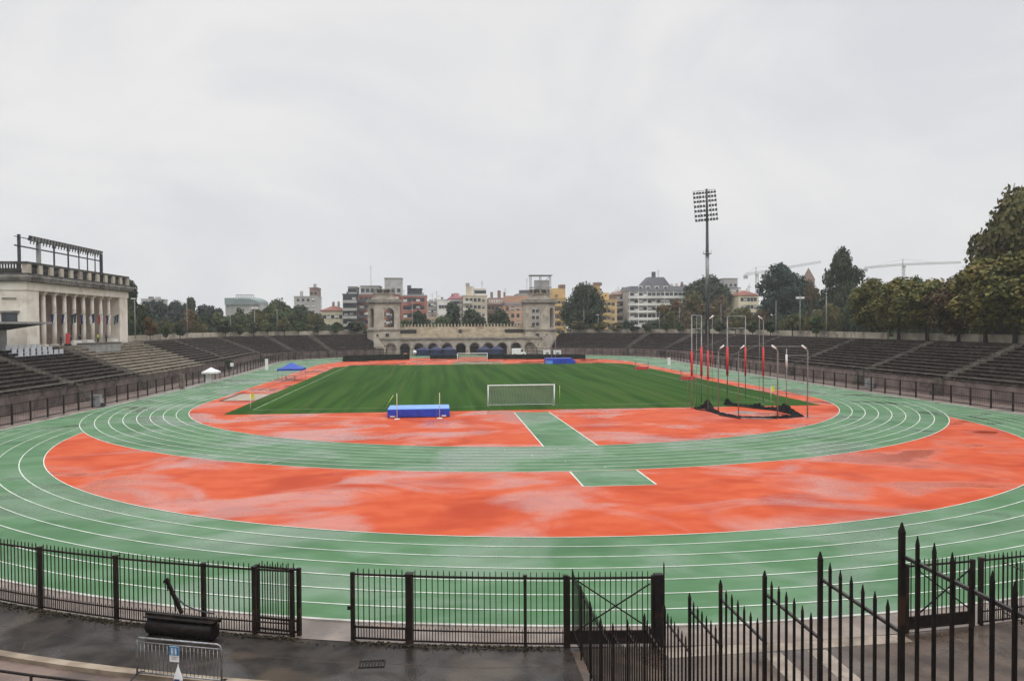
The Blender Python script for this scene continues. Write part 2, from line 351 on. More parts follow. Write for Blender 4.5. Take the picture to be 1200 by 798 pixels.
kerb('track_kerb', -1.42, 0.13, 0.06, 0, SL, kerb_white)
kerb('plaza_kerb', 3.0, 0.28, 0.12, 6.8, 62, kerb_m)
struct('track', flat(full_loop(-1.40, 1.0), 0.030), track_green)
# red lens between the two bends
dd = C1-C2; RO = R1+9.76
yi = (R2**2-RO**2+dd**2)/(2*dd)                       # height over C2 where the two circles meet
xi = math.sqrt(max(R2**2-yi**2, 0)); a2 = math.degrees(math.atan2(yi, xi)); a1 = math.degrees(math.atan2(C2+yi-C1, xi))
lens = arc(AX, C2, R2, 180-a2, 360+a2, 90)+arc(AX, C1, RO, a1, -180-a1, 90)[1:-1]
m = MB(); A = arc(AX, C2, R2, 180-a2, 360+a2, 96); B = arc(AX, C1, RO, 180-a1, 360+a1, 96)
m.add([(x, y, .035) for x, y in A+B], [(i, i+1, 97+i+1, 97+i) for i in range(96)])
struct('apron_red', m, track_red)
struct('infield_red', flat(oval(R1), 0.036), track_red)
pc = [(-22.4, 82.1), (42.6, 82.1), (43.2, 100), (43.2, 170), (40, 177.2), (-19.5, 177.2), (-22.4, 170)]; pe = []
for (xa, ya), (xb, yb) in zip(pc, pc[1:]+pc[:1]):
    n = int(math.hypot(xb-xa, yb-ya)/.35)
    pe += [(xa+(xb-xa)*i/n+rnd.uniform(-.06, .06), ya+(yb-ya)*i/n+rnd.uniform(-.07, .07)) for i in range(n)]
struct('pitch', flat(pe, 0.046), grass_m)
m = MB()
m.add([(7.84, 57.3, .041), (12.0, 57.3, .041), (11.5, 79.9, .041), (7.84, 79.9, .041)], [(0, 1, 2, 3)])
m.add([(8.15, 43.0, .041), (12.42, 43.0, .041), (12.42, 47.5, .041), (8.15, 47.5, .041)], [(0, 1, 2, 3)])
m.add([(AX-6, 178.5, .041), (AX+6, 178.5, .041), (AX+6, 186, .041), (AX-6, 186, .041)], [(0, 1, 2, 3)])
struct('runway_green', m, track_green)
# painted lines
mk = MB(); z = .0455
for k in range(9): strip(oval(R1+1.22*k), .07, z, True, mk)
for k in range(7):
    r = R2+1.42*k
    strip(arc(AX, C2, r, 180-(a2 if k == 0 else 0), 360+(a2 if k == 0 else 12), 110), .065, z, False, mk)
strip([(AX-R2-12*.85, C2+.05), (AX-R2, C2+.05)], .06, z, False, mk)
strip([(AX+46.8, C2+2), (AX+50, C2+2)], .06, z, False, mk)
for a, b in (((7.84, 57.3), (7.84, 79.9)), ((12.0, 57.3), (11.5, 79.9)), ((8.15, 43.0), (8.15, 47.4)), ((12.42, 43.0), (12.42, 47.4))): strip([a, b], .10, z, False, mk)
strip([(8.15, 43.0), (12.42, 43.0)], .07, z, False, mk)
strip([(AX-RO, C1), (AX-R1, C1)], .05, z, False, mk)
strip([(AX-RO, 118), (AX-R1, 118)], .05, z, False, mk); strip([(AX+R1, 118), (AX+RO, 118)], .05, z, False, mk)
for k in range(8):
    for a_ in (222+k*3.1, 262+k*1.4, 301-k*1.2, 318+k*2.0):
        ra_, rb_ = R1+1.22*k, R1+1.22*(k+1) if a_ < 250 else R1+1.22*k+.35; q = math.radians(a_)
        if k % 2 or a_ < 250: strip([(AX+ra_*math.cos(q), C1+ra_*math.sin(q)), (AX+rb_*math.cos(q), C1+rb_*math.sin(q))], .05, .0457, False, mk)
struct('track_markings', mk, line_white)
mk = MB(); z = .052
for q in (((-20.3, 86.3), (-20.3, 177)), ((39.0, 86.3), (39.0, 177)), ((-20.3, 86.3), (39, 86.3))): strip(q, .11, z, False, mk)
struct('pitch_markings', mk, line_faded)
# jumping pit beside the pitch
struct('sand_pit', flat([(-26.6, 97.2), (-22.5, 97.2), (-22.5, 106.5), (-26.6, 106.5)], .042), sand_m)
m = MB(); m.b2(-26.85, -26.6, 97.0, 108.5, .02, .10); m.b2(-26.6, -22.5, 96.95, 97.2, .02, .07); m.b2(-25.6, -25.4, 112, 176, .037, .045); m.b2(-22.5, -22.3, 97, 108, .02, .08)
struct('pit_kerb', m, board_m)
# drain grate
gx, gy = gz(436, 778); t = MB()
t.b2(-.35, .35, -.22, -.18, 0, .02); t.b2(-.35, .35, .18, .22, 0, .02)
for i in range(9): t.b2(-.35+i*.083, -.31+i*.083, -.18, .18, 0, .018)
g = t.obj('drain_grate', iron_black, None, (gx, gy, .008)); tag(g, 'square iron drain grate set in the wet asphalt plaza', 'grate')

# ------------------------------------------------------------------ terraces
def sst(s, a, b): 
    t = min(max((s-a)/(b-a), 0), 1); return t*t*(3-2*t)
NR = 11
def prof(s):
    k = sst(s, 28, 75)
    return 9.4+(5.2-9.4)*k, 1.4+(2.1-1.4)*k, 6.4-.1*k        # front offset, front height, rim height
ROW = 1.0
def tprofile(s):
    f, z0, zr = prof(s); h = (zr-z0)/NR; p = [(f, 0.0), (f, z0)]
    for r in range(NR):
        o = f+(r+1)*ROW; z = z0+r*h
        p += [(o, z), (o, z+h)]
    p += [(f+NR*ROW+5.5, zr), (f+NR*ROW+5.5, 0.0)]
    return p
def terrace(name, label, side, s0, s1, mt, ms, px_aisles=(), s_aisles=(), bench_gap=True, wall=True, aw=1.5):
    T = thing(name, label, 'terrace', (*RP(side, (s0+s1)/2, 5.2), 0)); inv = Vector(T.location)
    ss = srange(s0, s1, 2.0)
    def bld(rings):
        m = MB(); m.loft(rings); m.v = [(x-inv.x, y-inv.y, z_) for x, y, z_ in m.v]; return m
    bld([[(*RP(side, s, o), z_) for o, z_ in tprofile(s)] for s in ss]).obj('tiers', mt, T)
    ais = list(s_aisles)
    for r in range(NR):
        rings = []
        for s in ss:
            f, z0, zr = prof(s); h = (zr-z0)/NR; o = f+r*ROW; z_ = z0+r*h
            rings.append([(*RP(side, s, o-.10), z_-.09), (*RP(side, s, o-.10), z_+.012), (*RP(side, s, o+.42), z_+.012), (*RP(side, s, o+.42), z_-.09)])
        bld(rings).obj('bench', ms, T)
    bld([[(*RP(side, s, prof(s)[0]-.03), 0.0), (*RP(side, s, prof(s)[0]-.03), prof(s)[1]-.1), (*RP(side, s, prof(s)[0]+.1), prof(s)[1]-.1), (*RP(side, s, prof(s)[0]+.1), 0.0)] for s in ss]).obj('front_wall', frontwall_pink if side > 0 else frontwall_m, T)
    bld([[(*RP(side, s, prof(s)[0]+.02), prof(s)[1]+.40), (*RP(side, s, prof(s)[0]+.02), prof(s)[1]+.47), (*RP(side, s, prof(s)[0]+.34), prof(s)[1]+.47), (*RP(side, s, prof(s)[0]+.34), prof(s)[1]+.40)] for s in ss]).obj('front_bench', stair_m, T)
    fm_ = MB().box(0, 0, .2, .22, .22, .41).mesh('bench_foot', ms)
    for s in srange(s0+1, s1-1, 2.4)[:100]:
        x, y = RP(side, s, prof(s)[0]+.2); inst('bench_foot', fm_, T, (x-inv.x, y-inv.y, prof(s)[1]))
    for px in px_aisles:
        ais.append(sPX(side, px, 5.2+NR*ROW, 6.3))
    for s in ais:
        rings = []
        for q in (s-aw/2, s+aw/2):
            f, z0, zr = prof(q); h = (zr-z0)/NR; p = [(f-.9, 0.0)]
            for i in range(4): p += [(f-.9+i*.2, z0*(i+1)/4+.0), (f-.9+(i+1)*.2, z0*(i+1)/4)]
            for r in range(NR):
                o = f+r*ROW; z_ = z0+r*h+.02
                p += [(o-.105, z_), (o+ROW*.5, z_), (o+ROW*.5, z_+h/2), (o+ROW-.105, z_+h/2)]
            o = f+NR*ROW; p += [(o-.105, zr+.02), (o+1.0, zr+.02), (o+1.0, zr-.3), (o-1.5, 0.0)]
            rings.append([(*RP(side, q, o_), z_) for o_, z_ in p])
        bld(rings).obj('aisle_stair', stair_m, T)
    return T
S_PL0, S_PL1 = sY(116.5), sY(149.0)
s_end_l = sPX(-1, 446, 12, 4.0, 200); s_end_r = sPX(1, 651, 12, 4.0, 200)
terrace('terrace', 'dark wet stone terrace under the plaza end, ending at the tan pavilion steps', -1, 6.3, S_PL0-.03, conc_dark, slab_dark, (), (16, 34, 52, 72, sY(99)))
terrace('terrace', 'weathered tan terrace steps directly below the colonnaded pavilion', -1, S_PL0, S_PL1, conc_tan, slab_tan, (), (S_PL0+1.2,), aw=2.6)
terrace('terrace', 'long dark brown terrace curving from the colonnaded pavilion to the stone arcade', -1, S_PL1+.03, s_end_l, conc_dark2, slab_brown, (206, 257, 312, 364), ())
S_BR = sPX(1, 995, 5.2+NR*ROW, 6.3)
terrace('terrace', 'long brown terrace curving from the stone arcade past the floodlight mast', 1, S_BR+.03, s_end_r, conc_dark2, slab_brown, (759, 811, 861, 913), ())
terrace('terrace', 'dark ribbed terrace below the row of golden olive trees', 1, 6.3, S_BR, conc_dark, slab_dark, (1091, 1000, 1192), (16, 34, 52, 66))
# plain stepped side wall of the near passage is given by the terrace ends; grassed bank behind the terraces
m = MB()
def bank(side, s0, s1):
    rings = []
    for s in srange(s0, s1, 3.0):
        o = prof(s)[0]+NR*ROW+5.5
        rings.append([(*RP(side, s, o+.002), 0), (*RP(side, s, o+.002), 6.25), (*RP(side, s, o+12), 6.25), (*RP(side, s, o+26), 0)])
    m.loft(rings)
bank(-1, 6.3, s_end_l); bank(1, 6.3, s_end_r)
struct('embankment', m, terrain_m)
def rimwall(name, label, side, s0, s1, mat, h=1.15):
    m = MB(); rings = []
    for s in srange(s0, s1, 2.5):
        o = prof(s)[0]+NR*ROW+4.6; zr = prof(s)[2]
        rings.append([(*RP(side, s, o), zr-.01), (*RP(side, s, o), zr+h), (*RP(side, s, o+.35), zr+h), (*RP(side, s, o+.35), zr-.01)])
    m.loft(rings); w = m.obj(name, mat); tag(w, label, 'wall')
    return w
rimwall('parapet_wall', 'pale low wall along the rim between the pavilion and the arcade', -1, S_PL1+2, s_end_l-2, rimwall_m)
rimwall('parapet_wall', 'pale low wall along the rim behind the small trees near the floodlight mast', 1, S_BR-4, s_end_r-2, rimwall_m)
rimwall('parapet_wall', 'long pale yellowish rim wall behind the golden olive trees', 1, 60, S_BR-6, rimwall_m, 1.15)

# ------------------------------------------------------------------ railing along both straights
def side_fence(label, side, s0, s1, skip=()):
    T = thing('track_railing', label, 'railing', (*RP(side, s0), 0)); L0 = T.location
    ss = srange(s0, s1, 3.0)
    for zz, nm in ((1.95, 'top_rail'), (1.0, 'middle_rail'), (.2, 'bottom_rail')):
        m = MB(); m.loft([[(RP(side, s, -.03)[0]-L0.x, RP(side, s, -.03)[1]-L0.y, zz-.04), (RP(side, s, -.03)[0]-L0.x, RP(side, s, -.03)[1]-L0.y, zz+.04),
                           (RP(side, s, .03)[0]-L0.x, RP(side, s, .03)[1]-L0.y, zz+.04), (RP(side, s, .03)[0]-L0.x, RP(side, s, .03)[1]-L0.y, zz-.04)] for s in ss]); m.obj(nm, iron, T)
    pm = MB().box(0, 0, 1.02, .14, .14, 2.04).mesh('post', iron)
    for s in ss:
        x, y = RP(side, s); inst('post', pm, T, (x-L0.x, y-L0.y, 0))
    m = MB()
    for s in srange(s0, s1, .26):
        x, y = RP(side, s); m.box(x-L0.x, y-L0.y, 1.08, .016, .016, 1.75)
    m.obj('picket_panel', iron, T)
SF = math.radians(34)*RF
side_fence('dark iron railing between the green track and the pavilion-side terraces', -1, SF+.2, s_end_l+6)
side_fence('dark iron railing between the green track and the terraces below the mast', 1, SF+.2, s_end_r+6)

# ------------------------------------------------------------------ near picket fences
def phi(x): return math.asin((x-AX)/RF)
def cp(a, r=RF): return (AX+r*math.sin(a), C2-r*math.cos(a))
def picket_panel(T, a0, a1, zt=2.0, dense=.165, bent=0.0):
    L0 = T.location; m = MB(); n = max(2, int(round((a1-a0)*RF/dense)))
    for i in range(1, n):
        a = a0+(a1-a0)*i/n; x, y = cp(a); h = zt+.2+rnd.uniform(-.015, .015)
        m.spear(x-L0.x, y-L0.y, .08, h, .024, a, .07)
    for i in range(n):
        a = a0+(a1-a0)*(i+.5)/n; x, y = cp(a); m.spear(x-L0.x, y-L0.y, .08, .52, .018, a, .05)
    m.obj('picket_panel', iron, T)
    k = max(2, int((a1-a0)*RF/.8)+1)
    for zz, w in ((zt, .055), (.42, .035), (.1, .045)):
        m = MB(); pts = [cp(a0+(a1-a0)*i/k) for i in range(k+1)]
        for (x0, y0), (x1, y1) in zip(pts, pts[1:]): m.bar((x0-L0.x, y0-L0.y, zz), (x1-L0.x, y1-L0.y, zz), .04, w)
        m.obj('rail', iron, T)
def fpost(T, a, w=.12, h=2.06, name='post'):
    x, y = cp(a); L0 = T.location; m = MB(); m.box(x-L0.x, y-L0.y, h/2, w, w, h, a); m.box(x-L0.x, y-L0.y, h+.015, w+.03, w+.03, .03, a); m.obj(name, iron, T)
def fence(label, angs, cat='fence', name='picket_fence', posts=None):
    T = thing(name, label, cat, (*cp((angs[0]+angs[-1])/2), 0))
    for a, b in zip(angs, angs[1:]): picket_panel(T, a, b)
    for i, a in enumerate(angs): fpost(T, a, (posts or {}).get(i, .115))
    return T
la = [phi(x) for x in (-13.12, -10.21, -7.2, -5.57, -4.4)]
back = [la[0]-(la[1]-la[0])*k for k in range(5, 0, -1)]
back = [a for a in back if a > -math.radians(33.5)]
fence('curved dark picket fence beside the plaza, running up to the black roller', back+la)
# gate leaf folded over the end of the fence, then the closed leaf with its lock
def flat_gate(label, x0, x1, off, tilt=0.0, brace=False, lock=False, dense=.165, plate=False):
    a0, a1 = phi(x0), phi(x1); p, q = cp(a0, RF+off), cp(a1, RF+off+tilt); T = thing('picket_gate' if not brace else 'braced_gate', label, 'gate', (p[0], p[1], 0), math.atan2(q[1]-p[1], q[0]-p[0]))
    W = math.hypot(q[0]-p[0], q[1]-p[1]); m = MB(); n = max(3, int(W/dense))
    for i in range(1, n): m.spear(W*i/n, 0, .12, 2.2, .024, 0, .07)
    if not brace:
        for i in range(n): m.spear(W*(i+.5)/n, 0, .12, .52, .018, 0, .05)
    m.obj('picket_panel', iron, T)
    for zz in (2.0, .45, .12): MB().bar((0, 0, zz), (W, 0, zz), .045, .055).obj('rail', iron, T)
    for x in (0, W): MB().box(x, 0, 1.03, .11, .11, 2.06).obj('post', iron, T)
    if lock: MB().box(-.09, 0, 1.0, .14, .06, .1).obj('lock', iron_black, T)
    if brace:
        b = MB(); b.bar((.25, -.05, 1.95), (W-.05, -.05, .5), .035); b.bar((W-.1, -.085, 1.85), (.15, -.085, .45), .035); b.obj('cross_brace', iron_black, T)
    if plate: MB().b2(.05, W-.05, -.02, .012, .13, .45).obj('kick_plate', iron_black, T)
    return T
flat_gate('open picket gate leaf folded flat against the fence end', -5.62, -4.26, -.26, .10)
flat_gate('closed picket gate leaf with a lock box on its free edge', -2.57, -0.95, 0, lock=True)
fence('dark picket fence between the lock gate and the sloping spear railing', [phi(-0.9), phi(2.43), phi(3.58)], posts={0: .2, 1: .09})
flat_gate('X-braced gate leaf standing at the foot of the spear railing', 3.66, 6.1, 0, brace=True, dense=.15, plate=True)
x, y = cp(phi(6.25)); g = thing('gate_post', 'thick dark gate post beside the braced leaf, topped by a rod', 'post', (x, y, 0))
MB().box(0, 0, 1.05, .26, .2, 2.1).obj('post', iron_black, g); MB().spear(.17, 0, .05, 2.45, .035).obj('drop_bolt', iron_black, g)
flat_gate('X-braced gate leaf across the passage, in front of the plain fence', 13.9, 16.2, 0, brace=True, dense=.15, plate=True)
x, y = cp(phi(13.75)); g = thing('gate_post', 'dark gate post seen between the bars of the spear railing', 'post', (x, y, 0))
MB().box(0, 0, 1.05, .16, .16, 2.1).obj('post', iron_black, g)
ra = [phi(16.5)+math.radians(2.6)*k for k in range(0, 15)]
ra = [a for a in ra if a < math.radians(33.8)]
fence('curved dark picket fence past the braced gate, on the mast side', ra)

# spear railing stepping down the terrace to the plaza
def spear_railing(X0, label, side_wall):
  T = thing('spear_railing', label, 'railing', (X0, 12, 0))
  pan = [(21.3, 20.0, 2.12), (20.0, 18.75, 2.12), (18.75, 17.5, 2.12), (17.5, 16.25, 2.18)]
  yy = 16.25; zz = 2.55
  ys = [16.25, 14.95, 13.68, 12.42, 11.13, 9.86, 8.47, 7.18, 5.85, 4.42, 3.1]
  zs = [2.55, 3.13, 3.73, 4.35, 5.0, 5.62, 6.19, 6.79, 7.42, 8.0]
  pan += [(ys[i], ys[i+1], zs[i]) for i in range(10)]
  for i, (ya, yb, zr) in enumerate(pan):
      MB().spear(0, ya-12, max(0, zr-1.75), zr+.28, .040, 0, .09).obj('post', iron_black, T)
      R = MB().bar((.02, ya-12+.04, zr), (.02, yb-12, zr), .026, .026).obj('rail', rust_rail, T); MB().bar((.02, ya-12, max(.1, zr-1.5)), (.02, yb-12, max(.1, zr-1.5)), .03, .03).obj('lower_rail', rust_rail, T)
      if i == 0: sp = MB().spear(0, 0, -1.6, .22, .023, 0, .085).mesh('spear', iron_black)
      for k in range(1, 7):
          y_ = ya+(yb-ya)*k/7; inst('spear', sp, R, (0, y_-12, zr+rnd.uniform(-.012, .012)))
  m = MB()
  for i, (ya, yb, zr) in enumerate(pan[3:]): m.b2(-.08, .08, yb-12, ya-12, 0, max(.12, zr-1.66))
  m.obj('stepped_wall', conc_dark, T)
spear_railing(3.72, 'black spear-topped railing stepping down in level panels to the plaza', 1)
spear_railing(16.75, 'matching spear-topped railing on the far side of the passage, mostly out of view', 1)
# low guard rail above the brown kerb
T = thing('guard_rail', 'low black tube guard rail on the brown paving by the kerb', 'railing', (*RP(-1, 24, 5.5), 0)); L0 = T.location
m = MB(); k = MB()
for s in srange(8, 46, 1.6):
    x, y = RP(-1, s, 5.5); MB().cyl((x-L0.x, y-L0.y, 0), (x-L0.x, y-L0.y, .98), .035).obj('post', iron_black, T)
for zz in (.98, .55):
    q = MB(); q.tube([(RP(-1, s, 5.5)[0]-L0.x, RP(-1, s, 5.5)[1]-L0.y, zz) for s in srange(8, 46, 1.6)], .035); q.obj('rail', iron_black, T)

# ------------------------------------------------------------------ things on the plaza
# roller with its towing frame
(ax, ay), (bx, by) = gz(172, 741), gz(256, 750)
T = thing('field_roller', 'black cylindrical field roller with a raised tow bar behind the crowd barrier', 'roller', ((ax+bx)/2, (ay+by)/2, 0), math.atan2(by-ay, bx-ax))
W = math.hypot(bx-ax, by-ay)
MB().cyl((-W/2+.12, 0, .25), (W/2-.12, 0, .25), .24, n=28).obj('drum', iron_black, T)
m = MB(); m.bar((-W/2+.05, 0, .25), (-W/2+.05, 0, .60), .05); m.bar((W/2-.05, 0, .25), (W/2-.05, 0, .60), .05)
m.bar((-W/2, 0, .60), (W/2, 0, .60), .09, .07); m.b2(-W/2+.05, W/2-.05, -.2, .2, .54, .57); m.bar((-W/2+.05, .2, .5), (W/2-.05, .2, .5), .06); m.obj('frame', iron_black, T)
m = MB(); m.bar((.0, 0, .70), (-.45, -.1, 1.75), .09); m.bar((-.45, -.1, 1.75), (-.52, -.12, 1.62), .05); m.bar((-.3, .12, .70), (-.22, -.06, 1.15), .035); m.bar((-.42, -.1, 1.7), (-.48, 0, 1.35), .03)
m.obj('tow_bar', iron_black, T)
m = MB(); m.tube([(-.2, 0, 1.2), (.05, .05, .95), (.35, .1, .82), (.75, .1, .76), (1.0, .1, .74)], .022, 6); m.obj('hose', steel_dark, T)
# crowd barrier with a notice and a plastic bag
(ax, ay), (bx, by) = gz(161, 796), gz(260, 806)
T = thing('crowd_barrier', 'galvanised crowd barrier standing before the black roller', 'barrier', ((ax+bx)/2, (ay+by)/2, .005), math.atan2(by-ay, bx-ax))
W = math.hypot(bx-ax, by-ay); h = 1.12
m = MB(); m.tube([(-W/2, 0, .16), (-W/2, 0, h-.05), (-W/2+.05, 0, h), (W/2-.12, 0, h), (W/2-.04, 0, h-.03), (W/2, 0, h-.14), (W/2, 0, .16)], .026, 8); m.tube([(-W/2, 0, .2), (W/2, 0, .2)], .022, 8); m.tube([(-W/2, 0, h-.12), (W/2, 0, h-.12)], .018, 8); m.obj('frame', galv, T)
m = MB()
for i in range(1, 22): m.cyl((-W/2+W*i/22, 0, .2), (-W/2+W*i/22, 0, h-.12), .008, n=6)
m.obj('bar_panel', galv, T)
for x in (-W/2+.02, W/2-.02): MB().tube([(x, -.32, .02), (x, -.26, .1), (x, -.1, .17), (x, .1, .17), (x, .26, .1), (x, .32, .02)], .025, 8).obj('foot', steel_dark, T)
sx, sy = gz(206, 802); sg = thing('notice', 'blue and white notice sheet tied to the crowd barrier', 'notice', (sx, sy, .82), T.rotation_euler.z)
MB().b2(-.14, .14, -.045, -.038, -.2, .2).obj('sheet', white_p, sg)
MB().b2(-.138, .138, -.052, -.046, -.03, .198).obj('blue_field', M('notice_blue', (.02, .16, .36), (.03, .2, .42), 3, .5), sg)
m = MB()
for x in (-.06, .05):
    m.cyl((x, -.056, .14), (x, -.0535, .14), .022, n=10); m.b2(x-.022, x+.022, -.056, -.0535, .03, .11); m.b2(x-.018, x-.004, -.056, -.0535, -.01, .03); m.b2(x+.004, x+.018, -.056, -.0535, -.01, .03)
m.b2(-.005, .003, -.056, -.0535, -.005, .16); m.obj('pictogram', white_p, sg)
m = MB(); m.b2(-.09, .09, -.048, -.0455, -.08, -.065); m.b2(-.07, .07, -.048, -.0455, -.11, -.1); m.b2(-.09, .06, -.048, -.0455, -.14, -.13); m.obj('print', steel_grey, sg)
bx_, by_ = gz(211, 803); bg = thing('plastic_bag', 'white plastic bag with a dark blue mark hanging on the barrier', 'bag', (bx_, by_, .34), T.rotation_euler.z)
m = MB(); m.loft([[(r*math.cos(a)*1.0, -.07+r*math.sin(a)*.35, zz) for a in [i*PI/6 for i in range(12)]] for zz, r in ((-.26, .04), (-.24, .11), (-.14, .135), (-.02, .10), (.10, .055), (.2, .02), (.26, .012))]); m.obj('bag', white_f, bg)
MB().b2(-.08, .07, -.125, -.118, -.17, -.12).obj('printed_mark', navy_f, bg)
# leaf litter along the foot of the near railing
m = MB()
for i in range(2600):
    a = rnd.uniform(phi(-15), phi(3.4)); o = abs(rnd.gauss(0, .12))+.05
    if phi(-4.2) < a < phi(-2.6) and o < .25: continue
    x, y = cp(a, RF+o); s_ = rnd.uniform(.02, .06); h = rnd.uniform(0, .05)+.012; t = rnd.uniform(0, 6.28)
    m.add([(x+s_*math.cos(t), y+s_*math.sin(t), h), (x-s_*math.sin(t)*.6, y+s_*math.cos(t)*.6, h+rnd.uniform(0, .05)), (x-s_*math.cos(t), y-s_*math.sin(t), h), (x+s_*math.sin(t)*.6, y-s_*math.cos(t)*.6, h)], [(0, 1, 2, 3)])
lt = m.obj('leaf_litter', M('litter', (.02, .016, .01), (.05, .04, .02), 5, .9)); tag(lt, 'dark wet leaf litter and moss along the foot of the picket fence', 'litter', None, 'stuff')

# ------------------------------------------------------------------ sports gear
def goal(label, x0, x1, y, back, h=2.44):
    T = thing('football_goal', label, 'goal', ((x0+x1)/2, y, 0)); W = (x1-x0)/2; s = 1 if back > 0 else -1; d = abs(back)
    m = MB(); m.cyl((-W, 0, 0), (-W, 0, h), .07); m.cyl((W, 0, 0), (W, 0, h), .07); m.cyl((-W-.07, 0, h), (W+.07, 0, h), .07); m.obj('goal_frame', white_p, T)
    m = MB(); m.tube([(-W, 0, .04), (-W, s*d, .04), (W, s*d, .04), (W, 0, .04)], .04)
    for x in (-W, W): m.tube([(x, 0, h), (x, s*.6, h-.05), (x, s*d, .04)], .025)
    m.obj('net_support', white_p, T)
    n = MB(); st = .17; q = [(0, h-.02), (s*.6, h-.08), (s*d, .06)]
    nx = int(2*W/st)
    for i in range(nx+1):
        x = -W+2*W*i/nx
        for (a, b), (c, e) in zip(q, q[1:]): n.bar((x, a, b), (x, c, e), .028)
    for j in range(18):
        t = j/17; y_ = s*(.6+(d-.6)*t); z_ = h-.08+(.06-h+.08)*t; n.bar((-W, y_, z_), (W, y_, z_), .028)
    for x in (-W, W):
        for j in range(1, 9):
            y_ = s*d*j/9; zt = h-.06 if abs(y_) < .6 else (h-.08)*(1-(abs(y_)-.6)/(d-.6)); n.bar((x, y_, .05), (x, y_, max(.1, zt)), .012)
        for j in range(1, 9):
            z_ = h*j/9; n.bar((x, 0, z_), (x, s*(.6+(d-.6)*(1-z_/h)), z_), .012)
    n.obj('net', M('net_'+label[:4], (.42, .43, .40), None, rough=.8) if 'net_'+label[:4] not in MATS else MATS['net_'+label[:4]], T)
goal('white football goal at the red edge of the pitch, beside the green runway', 5.48, 12.95, 85.6, 2.0)
goal('small distant white football goal standing before the stone arcade', 4.4, 11.4, 180.6, 2.0)
(ax, ay), (bx, by) = gz(454, 490.2), gz(527, 489)
T = thing('landing_mat', 'bright blue high jump landing mat on the red apron', 'mat', ((ax+bx)/2, (ay+by)/2, 0)); W = bx-ax
m = MB(); m.b2(-W/2, W/2, 0, 3.9, .08, .86); o = m.obj('cushion', blue_mat, T); bv = o.modifiers.new('b', 'BEVEL'); bv.width = .05; bv.segments = 2
o = MB().b2(-W/2+.02, W/2-.02, .03, 3.87, .862, .90).obj('top_cover', blue_top, T); bv = o.modifiers.new('b', 'BEVEL'); bv.width = .02
for x in (-W/2+1.45, -.02, W/2-1.5): MB().b2(x-.012, x+.012, -.006, 3.88, .10, .868).obj('seam', navy_f, T)
m = MB()
for x in (-W/2+.5, 0, W/2-.5): m.b2(x-.25, x+.25, .3, 3.6, .02, .08)
m.obj('pallet', board_m, T)
MB().b2(-W/2+.25, -W/2+.75, -.012, -.004, .12, .24).obj('white_patch', white_f, T); MB().b2(W/2-.8, W/2-.35, -.012, -.004, .12, .24).obj('white_patch', white_f, T)
for px, ft, w in ((465.3, 492, 'the lime pole side'), (515.3, 491, 'the goal side')):
    x, y = gz(px, ft); u = thing('jump_upright', 'slim yellowish high jump upright by the blue mat, on '+w, 'upright', (x, y, .045), 0, 'high jump uprights')
    MB().box(0, 0, .03, .5, .5, .05).obj('foot', white_p, u); MB().cyl((0, 0, .05), (0, 0, 2.55), .04).obj('pole', M('upright_cream'+px.__str__(), (.55, .5, .35), None, rough=.5), u)
x, y = gz(452, 478); u = MB().cyl((0, 0, 0), (.85, .2, 1.35), .045).obj('crossbar', lime, None, (x, y, .05)); tag(u, 'lime green crossbar leaning up behind the blue mat', 'crossbar')
(ax, ay), (bx, by) = gz(640, 426.5), gz(675, 426.5)
T = thing('landing_mat', 'long distant blue vault mat between the pitch and the black hoarding', 'mat', ((ax+bx)/2, (ay+by)/2, 0)); W = bx-ax
o = MB().b2(-W/2, W/2, 0, 4.5, 0, .85).obj('cushion', blue_mat, T); MB().b2(-W/2+.05, W/2-.6, .1, 4.4, .852, 1.25).obj('top_cover', blue_mat, T)
MB().b2(-W/2-.02, -W/2+1.4, -.35, 1.6, 0, .8).obj('front_wedge', blue_top, T)
for px in (646.5, 651):
    x, y, _ = py_(px, 420, 180.0); u = MB().cyl((0, 0, 0), (0, 0, 6.0), .045).obj('vault_upright', steel, None, (x, 180.0, .03))
    tag(u, 'tall thin vault upright at the distant blue mat, '+('the one nearer the white van' if px < 650 else 'the one over the mat'), 'upright', 'vault uprights')
# throwing cage: tall gates with red pads, lower curved-neck poles, netting dropped to the ground
def pole(name, label, px, base, toppx, toppy, r=.07, pad=None, hook=0, mat=steel, white=None, group=None):
    x, y = gz(px, base); _, _, zt = py_(toppx, toppy, y)
    r *= .8
    T = thing(name, label, 'pole', (x, y, .036), 0, group)
    d = Vector((crt.x, crt.y, 0))
    pts = [(0, 0, 0), (0, 0, zt-(.55 if hook else 0))]
    if hook: e = d*(hook*.55); pts += [(e.x*.35, e.y*.35, zt-.25), (e.x, e.y, zt)]
    MB().tube(pts, r, 8).obj('pole', mat, T); MB().cyl((0, 0, 0), (0, 0, .04), r*2.5, n=10).obj('foot_plate', steel_grey, T)
    if hook: MB().tube([(e.x*.3, e.y*.3, zt-.29), (e.x*1.05, e.y*1.05, zt+.02)], r*1.35, 8).obj('neck', white_p, T)
    if pad:
        _, _, z1 = py_(px, pad[0], y); _, _, z0 = py_(px, pad[1], y); MB().cyl((0, 0, z0), (0, 0, z1), r*1.9, n=10).obj('pad', red_pad, T)
    if white:
        _, _, z1 = py_(px, white[0], y); _, _, z0 = py_(px, white[1], y); MB().cyl((0, 0, z0), (0, 0, z1), r*1.9, n=10).obj('sleeve', white_p, T)
    return T, (x, y, zt)
G = 'throwing cage poles'
